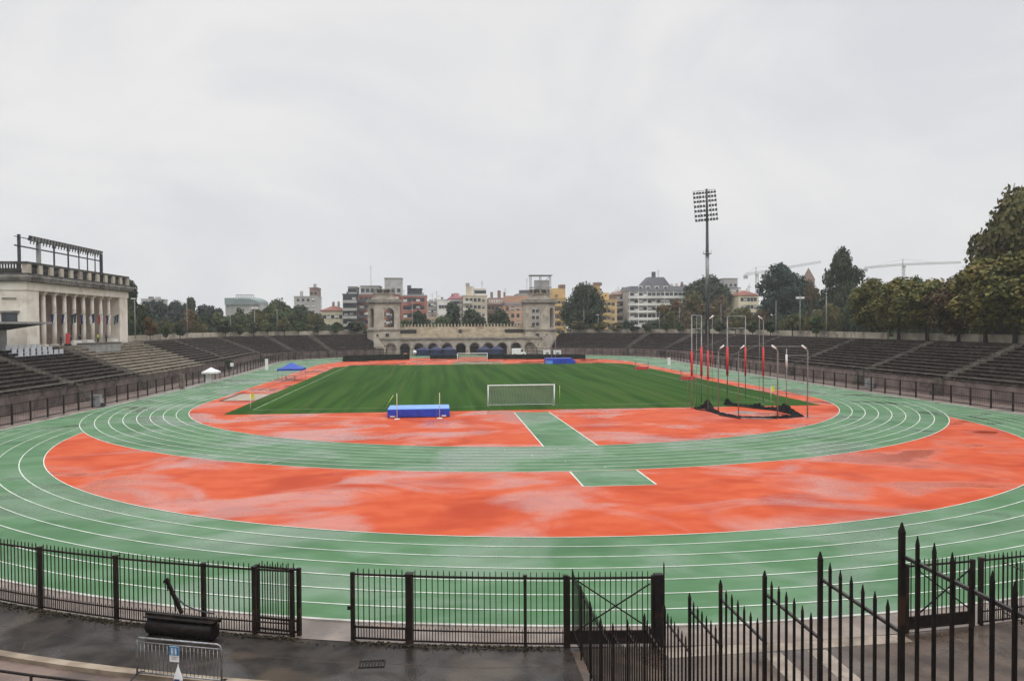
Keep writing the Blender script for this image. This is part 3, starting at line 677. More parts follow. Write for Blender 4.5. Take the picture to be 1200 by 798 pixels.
def gate(label, specs, bars):
    pts = []; T = None
    for i, (px, base, tpx, tpy, pad, r) in enumerate(specs):
        x, y = gz(px, base)
        if T is None: T = thing('cage_gate', label, 'cage gate', (x, y, .036)); L0 = T.location.copy()
        _, _, zt = py_(tpx, tpy, y); a = Vector((x-L0.x, y-L0.y, 0)); pts.append((a, zt, px, y))
        r *= .8; MB().cyl(a, a+Vector((0, 0, zt)), r, n=8).obj('upright', steel, T)
        if pad:
            _, _, z1 = py_(px, pad[0], y); _, _, z0 = py_(px, pad[1], y); MB().cyl(a+Vector((0, 0, z0)), a+Vector((0, 0, z1)), r*1.9, n=10).obj('pad', red_pad, T)
    for f in bars:
        (a, za, _, _), (b, zb, _, _) = pts[0], pts[-1]
        MB().cyl(a+Vector((0, 0, za*f)), b+Vector((0, 0, zb*f)), .05, n=8).obj('crossbar', steel, T)
gate('tall narrow cage gate with red pads nearest the pitch goal', [(810.7, 479, 810.7, 369.8, (412, 441), .08), (816.4, 476, 816.4, 371, None, .035), (822, 472, 822, 370.5, (407, 441), .09)], (1.0, .852))
gate('wide cage gate with red pads, between the narrow gate and the hooked padded pole', [(852.3, 465, 852.3, 371, (407, 440), .10), (873.5, 467, 873.5, 371, (407, 441), .07)], (1.0, .85))
pole('cage_pole', 'tall hooked cage pole with a red pad beside the narrow gate', 829.6, 481, 833, 370.5, .065, (411, 445), 1, group=G)
pole('cage_pole', 'thin straight dark-red padded cage pole behind the hooked one', 834.7, 470, 834.7, 371, .03, (412, 430), 0, group=G)
pole('cage_pole', 'tall hooked cage pole with a red pad past the wide gate', 894.4, 474, 890, 371, .07, (407, 441), -1, group=G)
pole('cage_pole', 'thin bare cage pole close behind the hooked padded pole', 889.7, 470, 889.7, 372, .03, None, 0, group=G)
pole('cage_pole', 'low bent-neck cage pole without a pad, standing below the wide gate', 841.8, 484.6, 847, 405.5, .08, None, 1, steel_grey and steel, group=G)
pole('cage_pole', 'low bent-neck cage pole at the middle of the dropped net', 865.4, 489.8, 869.5, 405.5, .06, None, 1, group=G)
pole('cage_pole', 'low bent-neck cage pole near the net end, leaning its neck towards the mast', 911.2, 490.7, 909.5, 405.5, .09, None, -1, group=G)
pole('cage_pole', 'outermost bent-neck cage pole, alone beyond the dropped net', 946.3, 489.8, 940.5, 405.5, .085, None, -1, group=G)
pole('cage_pole', 'thick straight cage pole with a white sleeve', 921.6, 478, 921.6, 409, .07, None, 0, white=(416, 431), group=G)
pole('cage_pole', 'thin bare upright wire pole beside the narrow cage gate', 806, 479, 806, 412, .02, None, 0, group=G)
def wire(label, p, q, r=.018):
    m = MB().cyl((0, 0, 0), Vector(q)-Vector(p), r, n=6); o = m.obj('cable', steel, None, p); tag(o, label, 'cable')
def top(px, base, tx, ty): 
    x, y = gz(px, base); return py_(tx, ty, y)
wire('thin top cable from the net-end pole to the outermost bent-neck pole', top(911.2, 490.7, 910, 406), top(946.3, 489.8, 941, 406), .03)
wire('slanting stay from the sleeved pole to the outermost pole', top(921.6, 478, 921.6, 417), top(946.3, 489.8, 946, 416), .035)
wire('thin top cable between two low bent-neck cage poles by the wide gate', top(841.8, 484.6, 847, 405.6), top(865.4, 489.8, 869, 405.6), .015)
wire('long thin cable from the middle pole to the net-end pole', top(865.4, 489.8, 869, 405.6), top(911.2, 490.7, 909.5, 405.6), .015)
# black net lying round the circle
npx = [(815, 480), (824, 479.5), (829, 478.5), (833, 482), (843, 486), (855, 488.8), (868, 490.3), (885, 491.2), (903, 491.4), (920, 490.4), (938, 488.8), (930, 486.2), (921, 483.6), (910, 481.8), (896, 480.6), (888, 479.4), (875, 477.5), (864, 476.4), (856, 475.6), (852, 475)]
hgt = [.78*q for q in [.25, .45, 1.0, .4, .25, .25, .22, .25, .25, .3, .25, .6, 1.05, .5, .35, .7, .3, .25, .45, .9]]
cx_, cy__ = gz(870, 484); T = thing('cage_net', 'black throwing cage net dropped in heaps round the circle', 'net', (cx_, cy__, .04))
pts, rr = [], []
for (p, h0), (q, h1) in zip(zip(npx, hgt), zip(npx[1:], hgt[1:])):
    for i in range(6):
        t = i/6; x, y = gz(p[0]+(q[0]-p[0])*t, p[1]+(q[1]-p[1])*t-.6); pts.append((x-cx_, y-cy__)); rr.append((h0*(1-t)+h1*t)*rnd.uniform(.65, 1.25))
m = MB(); rings = []
for i, ((x, y), h) in enumerate(zip(pts, rr)):
    a, b = pts[max(0, i-1)], pts[min(len(pts)-1, i+1)]; l = math.hypot(b[0]-a[0], b[1]-a[1]) or 1; nx, ny = (b[1]-a[1])/l, -(b[0]-a[0])/l; w = .28+h*.22
    rings.append([(x+nx*w*u+rnd.uniform(-.05, .05), y+ny*w*u+rnd.uniform(-.05, .05), max(0, v*h)) for u, v in ((-1.3, 0), (-.9, .3+rnd.uniform(0, .2)), (-.4, .75+rnd.uniform(0, .3)), (0, .85+rnd.uniform(-.1, .25)), (.45, .6+rnd.uniform(0, .3)), (.9, .25), (1.3, 0))])
m.loft(rings, closed=False); m.obj('netting', net_black, T)
m = MB(); 
for p, q in (((815, 480.5), (832, 483)), ((843, 487.5), (868, 491.6)), ((852, 475.5), (890, 480))):
    a, b = gz(*p), gz(*q); m.bar((a[0]-cx_, a[1]-cy__, .08), (b[0]-cx_, b[1]-cy__, .08), .1)
m.obj('base_bar', iron_black, T)
a, b = gz(866, 490.9), gz(905, 492); MB().bar((a[0]-cx_, a[1]-cy__, .06), (b[0]-cx_, b[1]-cy__, .06), .09).obj('pale_bar', steel, T)
xa, ya = gz(873, 483.5); MB().cyl((xa-cx_, ya-cy__, 0), (xa-cx_, ya-cy__, .012), 1.07, n=32).obj('throwing_circle', band_m, T)
# hurdle trolleys by the track
for px, py, w, lab in ((806, 447, 2.2, 'low red and grey hurdle trolley beside the padded cage gate'), (752, 434.5, 2.6, 'small red and grey hurdle trolley at the pitch edge before the terraces')):
    x, y = gz(px, py); T = thing('hurdle_trolley', lab, 'trolley', (x, y, .04))
    MB().b2(-w/2, w/2, -.3, .3, .25, .75).obj('red_boards', red_pad, T); m = MB()
    for xx in (-w/2, w/2): m.bar((xx, -.3, 0), (xx, -.3, 1.8), .06); m.bar((xx, .3, 0), (xx, .3, 1.8), .06)
    m.bar((-w/2, -.3, 1.78), (-w/2-.4, -.3, 1.9), .06); m.bar((-w/2, -.3, 1.7), (w/2, -.3, 1.7), .05); m.obj('frame', steel_grey, T)
for px, py, lab in ((293.6, 480, 'lime yellow corner flag at the pitch corner by the sand pit'), (903.5, 470.5, 'yellow corner flag on the grass behind the throwing cage')):
    x, y = gz(px, py); T = thing('corner_flag', lab, 'flag', (x, y, .05)); MB().cyl((0, 0, 0), (0, 0, 1.75), .03).obj('pole', white_p, T)
    MB().b2(.0, .42, -.01, .01, 1.1, 1.75).obj('cloth', yellow, T)
x, y = gz(656, 476); u = MB().cyl((0, 0, 0), (0, 0, 2.3), .03).obj('marker_pole', lime, None, (x, y, .05)); tag(u, 'thin greenish marker pole beside the white football goal', 'pole')
for px, py, w, h, lab in ((113, 477, 1.05, 1.35, 'grey cabinet on the track edge below the dark terrace'), (1018.5, 455, 1.0, 1.3, 'pale grey cabinet at the railing under the golden olive trees')):
    x, y = gz(px, py); T = thing('equipment_cabinet', lab, 'cabinet', (x, y, .03)); k = math.hypot(x, y)/97
    MB().b2(-w/2, w/2, -.3, .3, .08, h).obj('cabinet_body', M('cab'+str(px), (.26, .27, .28), (.32, .33, .34), 2, .5), T); MB().b2(-w/2-.04, w/2+.04, -.34, .34, h, h+.05).obj('lid', steel_grey, T); MB().b2(-w/2+.02, w/2-.02, -.312, -.302, .15, h-.08).obj('door', steel_grey, T); MB().b2(w/2+.05, w/2+.4, -.25, .2, 0, .45).obj('side_box', steel_dark, T)
for px, py, hh, lab in ((213.5, 456, 2.1, 'pale concrete gate pillar in the railing near the white tent'), (312.5, 433.5, 2.2, 'white gate pillar in the railing past the blue tent'), (784, 428, 1.6, 'small white pillar at the track railing below the mast')):
    x, y = gz(px, py); T = MB().box(0, 0, hh/2, .55, .5, hh).box(0, 0, hh+.04, .65, .6, .08).obj('gate_pillar', band_m if px < 300 else white_p, None, (x, y, 0)); tag(T, lab, 'pillar')
# tents
def tent(label, cx, cy, w, hw, hp_, mat, legm=steel, wall=None, group=None, rz=0, valance=.3):
    T = thing('pop_up_tent', label, 'tent', (cx, cy, .03), rz, group); a = w/2
    m = MB(); m.add([(-a, -a, hw), (a, -a, hw), (a, a, hw), (-a, a, hw), (-.06, -.06, hp_), (.06, -.06, hp_), (.06, .06, hp_), (-.06, .06, hp_), (-a*.55, -a*.55, hw+(hp_-hw)*.38), (a*.55, -a*.55, hw+(hp_-hw)*.38), (a*.55, a*.55, hw+(hp_-hw)*.38), (-a*.55, a*.55, hw+(hp_-hw)*.38)],
      [(0, 1, 9, 8), (1, 2, 10, 9), (2, 3, 11, 10), (3, 0, 8, 11), (8, 9, 5, 4), (9, 10, 6, 5), (10, 11, 7, 6), (11, 8, 4, 7), (4, 5, 6, 7)])
    m.b2(-a, a, -a-.02, -a, hw-valance, hw+.01).b2(-a, a, a, a+.02, hw-valance, hw+.01).b2(-a-.02, -a, -a, a, hw-valance, hw+.01).b2(a, a+.02, -a, a, hw-valance, hw+.01); m.obj('canopy', mat, T)
    for sx in (-1, 1):
        for sy in (-1, 1): MB().box(sx*(a-.05), sy*(a-.05), hw/2, .05, .05, hw).obj('leg', legm, T)
    if wall: MB().b2(-a+.06, a-.06, a-.05, a-.03, .1, hw-.2).obj('back_wall', wall, T); MB().b2(-a+.06, a-.06, -a+.03, -a+.05, .1, hw-.5).obj('front_wall', wall, T)
    return T
x, y = gz(245, 449.5); tent('small white pop-up tent at the railing beside the green track', x, y+1.2, 2.3, 1.85, 2.5, white_f)
x, y = gz(231+9, 449.5)
c = MB().b2(-.35, .35, -.3, .3, 0, 1.5).obj('storage_crate', white_p, None, (gz(244, 449.5)[0]-.3, y+1.2, .03)); tag(c, 'white upright crate standing under the small white tent', 'crate')
x, y = gz(340, 446.5); tent('bright blue pop-up tent on the red infield edge', x, y+1.5, 4.0, 2.0, 3.0, blue_tent)
x, y = gz(327, 445); c = MB().b2(-.9, .9, -.3, .3, .42, .5).b2(-.8, -.7, -.25, .25, 0, .42).b2(.7, .8, -.25, .25, 0, .42).obj('bench', steel_grey, None, (x+1.6, y+1.6, .04)); tag(c, 'low grey bench under the bright blue tent', 'bench')
NT = ['at the end nearest the white ball lamp', 'middle of three by the dark arch', 'closest to the black central arch']
for i, px in enumerate((496, 511, 526)):
    x, y, _ = py_(px, 416, 230); tent('navy pop-up tent before the arcade, '+NT[i], x, 230, 4.3, 1.75, 2.75, navy_tent, steel_dark, navy_tent, 'navy tents before the arcade', 0, .6)
for i, px in enumerate((567.5, 582.5)):
    x, y, _ = py_(px, 416, 230); tent('navy blue tent before the arcade, '+('one nearer the small distant goal' if i == 0 else 'one nearer the white van'), x, 230, 4.0, 1.75, 2.85, navy_tent, steel_dark, navy_tent, 'navy tents before the arcade', 0, .6)
x, y, _ = py_(486, 415, 222); T = thing('globe_lamp', 'round white ball lamp on a short stem beside the navy tents', 'lamp', (x, 222, 0))
m = MB(); m.loft([[(.55*math.sin(t)*math.cos(a), .55*math.sin(t)*math.sin(a), 1.35-.55*math.cos(t)) for a in [i*PI/6 for i in range(12)]] for t in [.1+i*(PI-.2)/8 for i in range(9)]]); m.obj('globe', white_p, T); MB().cyl((0, 0, 0), (0, 0, .9), .08).obj('stem', steel_dark, T)
# van and white boxes in front of the arcade
x0, y0, _ = py_(600, 415, 222); x1 = py_(616, 415, 222)[0]; W = x1-x0
T = thing('panel_van', 'white panel van parked before the two end arches', 'van', ((x0+x1)/2, 222, 0))
m = MB(); pr = [(-W/2, .35), (-W/2, 2.0), (-W/2+.3, 2.15), (W/2-1.5, 2.15), (W/2-1.15, 2.0), (W/2-.65, 1.25), (W/2-.05, 1.05), (W/2, .4)]
m.loft([[(a, -.95, b) for a, b in pr], [(a, .95, b) for a, b in pr]]); m.obj('body', white_p, T)
m = MB(); m.b2(W/2-1.5, W/2-.85, -.962, -.952, 1.2, 1.85); m.obj('side_window', glass_dark, T); MB().add([(W/2-1.12, -.85, 1.93), (W/2-1.12, .85, 1.93), (W/2-.66, .85, 1.3), (W/2-.66, -.85, 1.3)], [(0, 1, 2, 3)]).obj('windscreen', glass_dark, T)
for xx in (-W/2+.75, W/2-.75):
    for yy in (-.85, .85): MB().cyl((xx, yy-.11, .34), (xx, yy+.11, .34), .34, n=16).obj('wheel', iron_black, T)
for px0, px1, lab in ((637, 644.5, 'small white stall box by the black hoarding, next to the vault uprights'), (649, 657, 'small white stall box by the hoarding, farther from the van')):
    x0 = py_(px0, 415, 214)[0]; x1 = py_(px1, 415, 214)[0]; T = thing('stall', lab, 'stall', ((x0+x1)/2, 214, 0)); W = x1-x0
    MB().b2(-W/2, W/2, -.8, .8, .1, 1.7).obj('cabin', white_p, T); MB().prism([(-W/2-.1, -.9), (W/2+.1, -.9), (W/2+.1, .9), (-W/2-.1, .9)], 1.7, 1.8).obj('roof', white_f, T); MB().b2(-W*.25, W*.25, -.815, -.805, .3, 1.3).obj('hatch', steel_grey, T)
x, y, _ = py_(475, 416, 216); T = MB().loft([[(1.7*r*math.cos(a), .8*r*math.sin(a), zz) for a in [i*PI/6 for i in range(12)]] for zz, r in ((0, 1), (.5, .85), (1.0, .5), (1.3, .15))]).obj('sand_heap', M('heap', (.30, .15, .09), (.36, .2, .13), 2, .9), None, (x, 216, 0)); tag(T, 'low rust coloured sand heap before the second arch', 'heap')
# black hoardings along the far bend
def hoard(label, p, q, h=1.05):
    a, b = gz(*p), gz(*q); T = thing('hoarding', label, 'hoarding', (a[0], a[1], .03), math.atan2(b[1]-a[1], b[0]-a[0])); W = math.hypot(b[0]-a[0], b[1]-a[1])
    MB().b2(0, W, -.05, .05, .05, h).obj('cover', hoard_m, T); m = MB(); n = int(W/2.5)
    for i in range(n+1): m.bar((W*i/n, .1, 0), (W*i/n, .1, h-.1), .06); m.bar((W*i/n, .1, h*.7), (W*i/n, .7, 0), .05)
    m.obj('brace_frame', steel_dark, T); MB().b2(0, W, -.07, .07, h, h+.05).obj('top_rail', hoard_m, T)
hoard('long black covered hoarding at the pavilion-side end of the bend', (402, 424.3), (480, 421.6), 1.5)
hoard('short black covered hoarding before the navy tents', (504, 421), (537, 421), 1.0)
hoard('long black covered hoarding between the small goal and the vault mat', (571, 421.2), (686, 421.2), 1.25)
x, y = gz(273, 443); T = thing('speaker_pole', 'thin pole with pale loudspeaker boxes at the railing past the white tent', 'loudspeaker', (x, y, .03))
MB().cyl((0, 0, 0), (0, 0, 2.2), .04).obj('pole', steel, T); MB().box(-.15, 0, 2.35, .5, .35, .6).obj('speaker_box', white_f, T)

# ------------------------------------------------------------------ colonnaded pavilion
def xf(mb, i0, loc, rz):                                # rotate and move the vertices added since i0
    c, n = math.cos(rz), math.sin(rz)
    for i in range(i0, len(mb.v)):
        x, y, z_ = mb.v[i]; mb.v[i] = (loc[0]+x*c-y*n, loc[1]+x*n+y*c, loc[2]+z_)
def arch_wall(m, x0, x1, z0, z1, xc, w, zs, th, sill=None, n=12):
    """wall slab with one round-headed opening, front face at local y = 0"""
    zb = z0 if sill is None else sill
    op = [(xc-w, zb)]+[(xc-w*math.cos(PI*i/n), zs+w*math.sin(PI*i/n)) for i in range(n+1)]+[(xc+w, zb)]
    if sill is not None: m.b2(x0, x1, 0, th, z0, sill)
    loop = [(x0, zb)]+op+[(x1, zb), (x1, z1), (x0, z1)]; k = len(loop)
    m.add([(x, 0, z_) for x, z_ in loop]+[(x, th, z_) for x, z_ in loop],
          [tuple(range(k)), tuple(reversed(range(k, 2*k)))]+[(i, k+i, k+(i+1) % k, (i+1) % k) for i in range(k)])
PX0, PY0, PY1, PZ = -57.0, 112.8, 147.7, 6.32
T = thing('colonnaded_pavilion', 'white stone pavilion with eight columns and a dark balustrade above the tan terrace', 'pavilion', (PX0, (PY0+PY1)/2, PZ)); yc = (PY0+PY1)/2
def L(x0, x1, y0, y1, z0, z1, mb=None): return (mb or MB()).b2(x0-PX0, x1-PX0, y0-yc, y1-yc, z0-PZ, z1-PZ)
m = L(PX0-15, PX0, PY0, 116.2, 5.6, 14.4); L(PX0-15, PX0, 144.2, PY1, 5.6, 14.4, m); L(PX0-15, PX0-6.0, 116.2, 144.2, 5.6, 14.4, m)
for k in range(1, 14): L(PX0-15.004, PX0+.006, PY0-.012, PY0-.006, 6.4+k*.6, 6.42+k*.6, m)
m.obj('wall', stone_white, T)
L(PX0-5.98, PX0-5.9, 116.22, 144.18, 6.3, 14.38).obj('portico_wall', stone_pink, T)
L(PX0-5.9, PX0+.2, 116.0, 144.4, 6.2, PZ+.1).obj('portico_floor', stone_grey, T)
for i in range(8):
    y = 118.9+i*3.19; c = MB(); c.tube([(-.75, y-yc, .1), (-.75, y-yc, 2.5), (-.75, y-yc, 5.5), (-.75, y-yc, 7.5)], [.36, .35, .32, .28], 18); c = c.obj('column', stone_white, T)
    MB().box(-.75, y-yc, .2, .95, .95, .22).obj('column_base', stone_white, c); MB().cyl((-.75, y-yc, 7.45), (-.75, y-yc, 7.8), .30, .42, 18).box(-.75, y-yc, 7.93, .9, .9, .28).obj('capital', stone_white, c)
L(PX0-15.1, PX0+.15, PY0-.15, PY1+.15, 14.4, 15.5).obj('architrave', stone_white, T)
m = L(PX0-15.4, PX0+.45, PY0-.45, PY1+.45, 15.5, 15.8); L(PX0-15.8, PX0+.85, PY0-.85, PY1+.85, 15.8, 16.1, m); L(PX0-15.9, PX0+1.0, PY0-1.0, PY1+1.0, 16.1, 16.45, m)
for k in range(44): m.box(.62, PY0-.5+k*.83-yc, 15.7-PZ, .5, .35, .22)
m.obj('cornice', stone_grey, T)
m = L(PX0-.35, PX0+.25, PY0-.2, PY1+.2, 16.45, 16.75); L(PX0-.4, PX0+.3, PY0-.25, PY1+.25, 18.0, 18.35, m); L(PX0-15, PX0-.35, PY0-.2, PY0+.4, 16.45, 16.75, m); L(PX0-15, PX0-.4, PY0-.25, PY0+.45, 18.0, 18.35, m)
n = 0
for k in range(12):
    y = PY0+.35+k*(PY1-PY0-.7)/11; L(PX0-.45, PX0+.35, y-.5, y+.5, 16.76, 17.99).obj('pedestal', stone_arch, T)
for k in range(90):
    y = PY0+.2+k*(PY1-PY0)/90; m.cyl((-.05, y-yc, 16.7-PZ), (-.05, y-yc, 18.05-PZ), .11, n=6)
for k in range(38): m.cyl((-.4-k*.38, PY0+.1-yc, 16.7-PZ), (-.4-k*.38, PY0+.1-yc, 18.05-PZ), .11, n=6)
for k in range(1, 4): L(PX0-k*4.4-.55, PX0-k*4.4+.55, PY0-.3, PY0+.5, 16.45, 18.45, m)
m.obj('balustrade', balus_m, T)
L(PX0-14.8, PX0-1.2, PY0+1, PY1-1, 16.4, 17.5).obj('roof', stone_grey, T)
w = L(PX0-3.3, PX0-1.2, PY0-.06, PY0+.02, 9.9, 11.2).obj('window', glass_dark, T); L(PX0-3.6, PX0-.9, PY0-.3, PY0+.02, 11.25, 11.5).obj('hood', stone_grey, w)
L(PX0-3.2, PX0-1.3, PY0-.08, PY0+.02, 13.1, 13.35).obj('tablet', stone_grey, T)
for k, y in enumerate((120.5, 126.9, 133.2, 139.5, 142.6)): L(PX0-5.9, PX0-5.82, y-.7, y+.7, 6.4, 9.6).obj('door', board_m, T)
# flags between the columns
cols = [(navy_f, white_f), (navy_f, white_f), (green_f, navy_f), (navy_f, white_f), (white_f, navy_f), (redf, white_f), (purple_f, white_f), (green_f, navy_f)]
fl = ['navy and white flag', 'navy and white flag', 'dark green and navy flag', 'navy and white flag', 'white and navy flag', 'red and white flag', 'purple and white flag', 'dark green and navy flag']
fy = [120.5+i*3.19 for i in range(7)]; fy = fy[:1]+[123.7]+fy[2:]+[142.9]
for i in range(8):
    y = fy[i]; F_ = thing('flag', fl[i]+' hanging in the '+ORD[i]+' gap from the canopy end', 'flag', (PX0-.6, y, 9.3), 0, 'flags in the portico')
    MB().cyl((-.1, 0, 1.55), (1.0, 0, 2.15), .03, n=6).obj('pole', steel_dark, F_)
    for j, mt in enumerate(cols[i]):
        m = MB(); rs = []
        for a in range(5):
            zz = 2.1-a*.42; rs.append([(.14+j*.4+b*.095*(1-.06*a)+.02*math.sin(a+i), .05*math.sin(a*1.3+b*1.5+i+j), 1.66+j*.21+b*.05-a*.36) for b in range(5)])
        m.loft(rs, closed=False, caps=False); m.obj('cloth', mt, F_)
# balcony box at the top of the tan terrace and furniture on it
T = thing('speakers_balcony', 'grey concrete balcony box projecting from the top of the tan terrace', 'balcony', (-53.6, 128.2, 5.0))
MB().b2(-1.6, 1.2, -4.6, 4.6, .25, 1.6).obj('parapet', canopy_m, T); MB().b2(-1.6, 1.35, -4.75, 4.75, 1.6, 1.7).obj('coping', stair_m, T); MB().b2(-1.7, 1.0, -4.5, 4.5, -.6, .25).obj('plinth', arch_dark, T)  # last block is coloured dark to paint the shadow below the box
for k, (y, w) in enumerate(((124.6, 2.6), (129.0, 2.2), (138.6, 2.2))):
    T = thing('covered_table', 'table under a pale cloth in front of the columns, '+('beside the red board' if k == 0 else 'in the middle' if k == 1 else 'farthest from the red board'), 'table', (-56.0, y, PZ+.05), 0, 'cloth covered tables before the columns')
    MB().b2(-.45, .45, -w/2, w/2, .72, .76).obj('tabletop', cloth_white, T); MB().b2(-.47, .47, -w/2-.02, w/2+.02, .05, .715).obj('tablecloth', cloth_white, T)
T = thing('display_board', 'red upright board standing between the columns beside the covered tables', 'board', (-55.9, 122.2, PZ+.05)); MB().b2(-.05, .05, -.6, .6, .3, 1.9).obj('panel', redf, T)
for yy in (-.5, .5): MB().b2(-.3, .3, yy-.04, yy+.04, 0, .3).obj('foot', steel_dark, T)
def person(label, x, y, z, rz, cm, seated=False, tm=coat_m, h=1.74):
    k = h/1.75; J = {'pel': (0, 0, .95), 'sp': (0, .0, 1.15), 'ch': (0, .0, 1.36), 'nk': (0, .01, 1.50), 'hd': (0, -.02, 1.60), 'top': (0, -.01, 1.72),
      'hl': (.10, 0, .90), 'kl': (.11, -.03, .50), 'al': (.11, .02, .09), 'tl': (.12, -.14, .04), 'hr': (-.10, 0, .90), 'kr': (-.11, .02, .50), 'ar': (-.12, .05, .09), 'tr': (-.13, -.11, .04),
      'sl': (.19, 0, 1.41), 'el': (.25, .03, 1.13), 'wl': (.22, -.12, .93), 'fl': (.21, -.17, .83), 'sr': (-.19, 0, 1.41), 'er': (-.25, .03, 1.13), 'wr': (-.23, -.06, .88), 'fr': (-.22, -.08, .78)}
    R = {'pel': .15, 'sp': .13, 'ch': .16, 'nk': .06, 'hd': .095, 'top': .07, 'hl': .095, 'kl': .06, 'al': .04, 'tl': .035, 'hr': .095, 'kr': .06, 'ar': .04, 'tr': .035, 'sl': .07, 'el': .045, 'wl': .032, 'fl': .03, 'sr': .07, 'er': .045, 'wr': .032, 'fr': .03}
    E_ = [('pel', 'sp'), ('sp', 'ch'), ('ch', 'nk'), ('nk', 'hd'), ('hd', 'top'), ('pel', 'hl'), ('hl', 'kl'), ('kl', 'al'), ('al', 'tl'), ('pel', 'hr'), ('hr', 'kr'), ('kr', 'ar'), ('ar', 'tr'), ('ch', 'sl'), ('sl', 'el'), ('el', 'wl'), ('wl', 'fl'), ('ch', 'sr'), ('sr', 'er'), ('er', 'wr'), ('wr', 'fr')]
    T = thing('person', label, 'person', (x, y, z), rz)
    def grow(name, keys, mat, gr):
        ks = [q for q in J if q in keys]; me = bpy.data.meshes.new(name)
        me.from_pydata([tuple(c*k for c in J[q]) for q in ks], [(ks.index(a), ks.index(b)) for a, b in E_ if a in keys and b in keys], [])
        me.materials.append(mat); o = bpy.data.objects.new(name, me); C.objects.link(o); o.parent = T
        o.modifiers.new('s', 'SKIN'); sv = me.skin_vertices[0].data if me.skin_vertices else None
        if sv is None:
            bpy.context.view_layer.objects.active = o; bpy.ops.mesh.customdata_skin_add(); sv = me.skin_vertices[0].data
        for i, q in enumerate(ks): sv[i].radius = (R[q]*k+gr, R[q]*k*.85+gr); sv[i].use_root = (i == 0)
        o.modifiers.new('d', 'SUBSURF').levels = 1; o.modifiers['d'].render_levels = 1; return o
    grow('body', set(J), skin_m, 0); grow('coat', {'pel', 'sp', 'ch', 'sl', 'el', 'wl', 'sr', 'er', 'wr', 'hl', 'hr'}, cm, .022); grow('trousers', {'pel', 'hl', 'kl', 'al', 'hr', 'kr', 'ar'}, tm, .015)
    m = MB(); m.loft([[(.098*r*math.cos(a)*k, (.012+.105*r*math.sin(a))*k, (1.66+zz)*k) for a in [i*PI/6 for i in range(12)]] for zz, r in ((-.03, 1.02), (.03, 1.08), (.08, .95), (.115, .5), (.125, .1))]); m.obj('hair', coat_m, T)
person('person in a black coat standing between the first two columns', -55.8, 119.9, PZ+.08, 1.9, coat_m)
person('person in dark clothes half hidden beside the second column', -56.0, 123.4-.1, PZ+.08, 1.5, coat_b, h=1.70)
person('person in a dark jacket standing behind the middle covered table', -57.0, 128.6, PZ+.1, 1.4, coat_m, h=1.68)
person('person in a yellowish jacket standing behind the gap between the covered tables', -56.6, 134.2, PZ+.1, 1.6, coat_y)
person('person in a navy coat standing behind the farthest covered table', -57.0, 138.4, PZ+.1, 1.7, coat_b, h=1.72)
# flat canopy and rows of pale seats at the end of the dark terrace
T = thing('canopy', 'flat grey concrete canopy on one thick pillar before the pavilion end', 'canopy', (-56, 102, 6.3))
m = MB(); m.loft([[(-3.4, -12, 3.35), (3.4, -12, 3.35), (3.4, 8.6, 3.35), (-3.4, 8.6, 3.35)], [(-3.4, -12, 3.62), (3.4, -12, 3.62), (3.4, 8.6, 3.62), (-3.4, 8.6, 3.62)]]); m.obj('roof_slab', canopy_m, T)
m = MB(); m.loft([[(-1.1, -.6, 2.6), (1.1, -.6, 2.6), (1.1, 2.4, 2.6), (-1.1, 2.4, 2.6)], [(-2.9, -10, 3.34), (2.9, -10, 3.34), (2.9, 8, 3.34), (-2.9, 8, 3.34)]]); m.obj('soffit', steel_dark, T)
MB().b2(-.9, .9, -.4, 2.2, -.1, 2.7).obj('pillar', canopy_m, T)
T0 = None; RN = ['lowest', 'middle', 'top']
for r in range(3):
    for k in range(8+(0 if r == 0 else -1 if r == 1 else -2)):
        s = S_PL0-5.2-k*1.42-(2-r)*0.0-r*1.0; f, z0, zr = prof(s); h = (zr-z0)/NR
        x, y = RP(-1, s, f+(8+r)*ROW+.42); zz = z0+(8+r)*h+.012
        lab = 'pale grey seat in the '+RN[r]+' row below the canopy, '+ORD[k]+' from the tan terrace'
        if T0 is None:
            T0 = T = thing('seat', lab, 'seat', (x, y, zz), -PI/2, 'pale seats below the canopy')
            MB().b2(-.5, .5, -.22, .26, .36, .44).obj('seat_pan', seat_m, T); o = MB().b2(-.5, .5, .2, .28, .42, 1.02).obj('backrest', seat_m, T)
            for sx in (-.4, .4): MB().b2(sx-.05, sx+.05, -.2, .25, 0, .36).obj('leg', steel_dark, T)
        else:
            T = copy_tree(T0); T.location = (x, y, zz); T['label'] = lab
# roof gantry with lamps over the pavilion
gy0, gy1 = 119.5, 149.0; GX = -61.0
T = thing('lamp_gantry', 'dark steel gantry with a long row of lamps on the pavilion roof', 'gantry', (GX, 132, 17.5)); zt0, zt1 = 22.7, 22.9
for i, w in enumerate((.34, .5, .2, .2, .15, .15, .15, .42)):
    y = (119.0, 124.5, 129.3, 134.0, 137.8, 141.0, 144.0, 146.5)[i]; MB().box(0, y-132, 2.5 if i < 7 else 2.3, w, w, 5.1 if i else 5.6).obj('post', steel_dark if i != 1 else steel_grey, T)
for zz in (3.6, 4.9): MB().bar((0, 117.8-132, zz), (0, 146.6-132, zz), .14, .2 if zz < 4 else .1).obj('rail', steel_dark, T)
lm = MB(); lm.box(0, 0, .35, .38, .62, .62).box(.05, 0, -.05, .1, .1, .5); lm = lm.mesh('lamp', steel_dark)
gm = MB().box(.2, 0, .35, .02, .5, .5).mesh('lamp_glass', steel_grey)
for k in range(26):
    l_ = inst('lamp', lm, T, (.1, 122.0-132+k*.95, 4.6), (0, .25, 0), (1.25, 1.2, 1.25)); inst('lamp_glass', gm, l_)
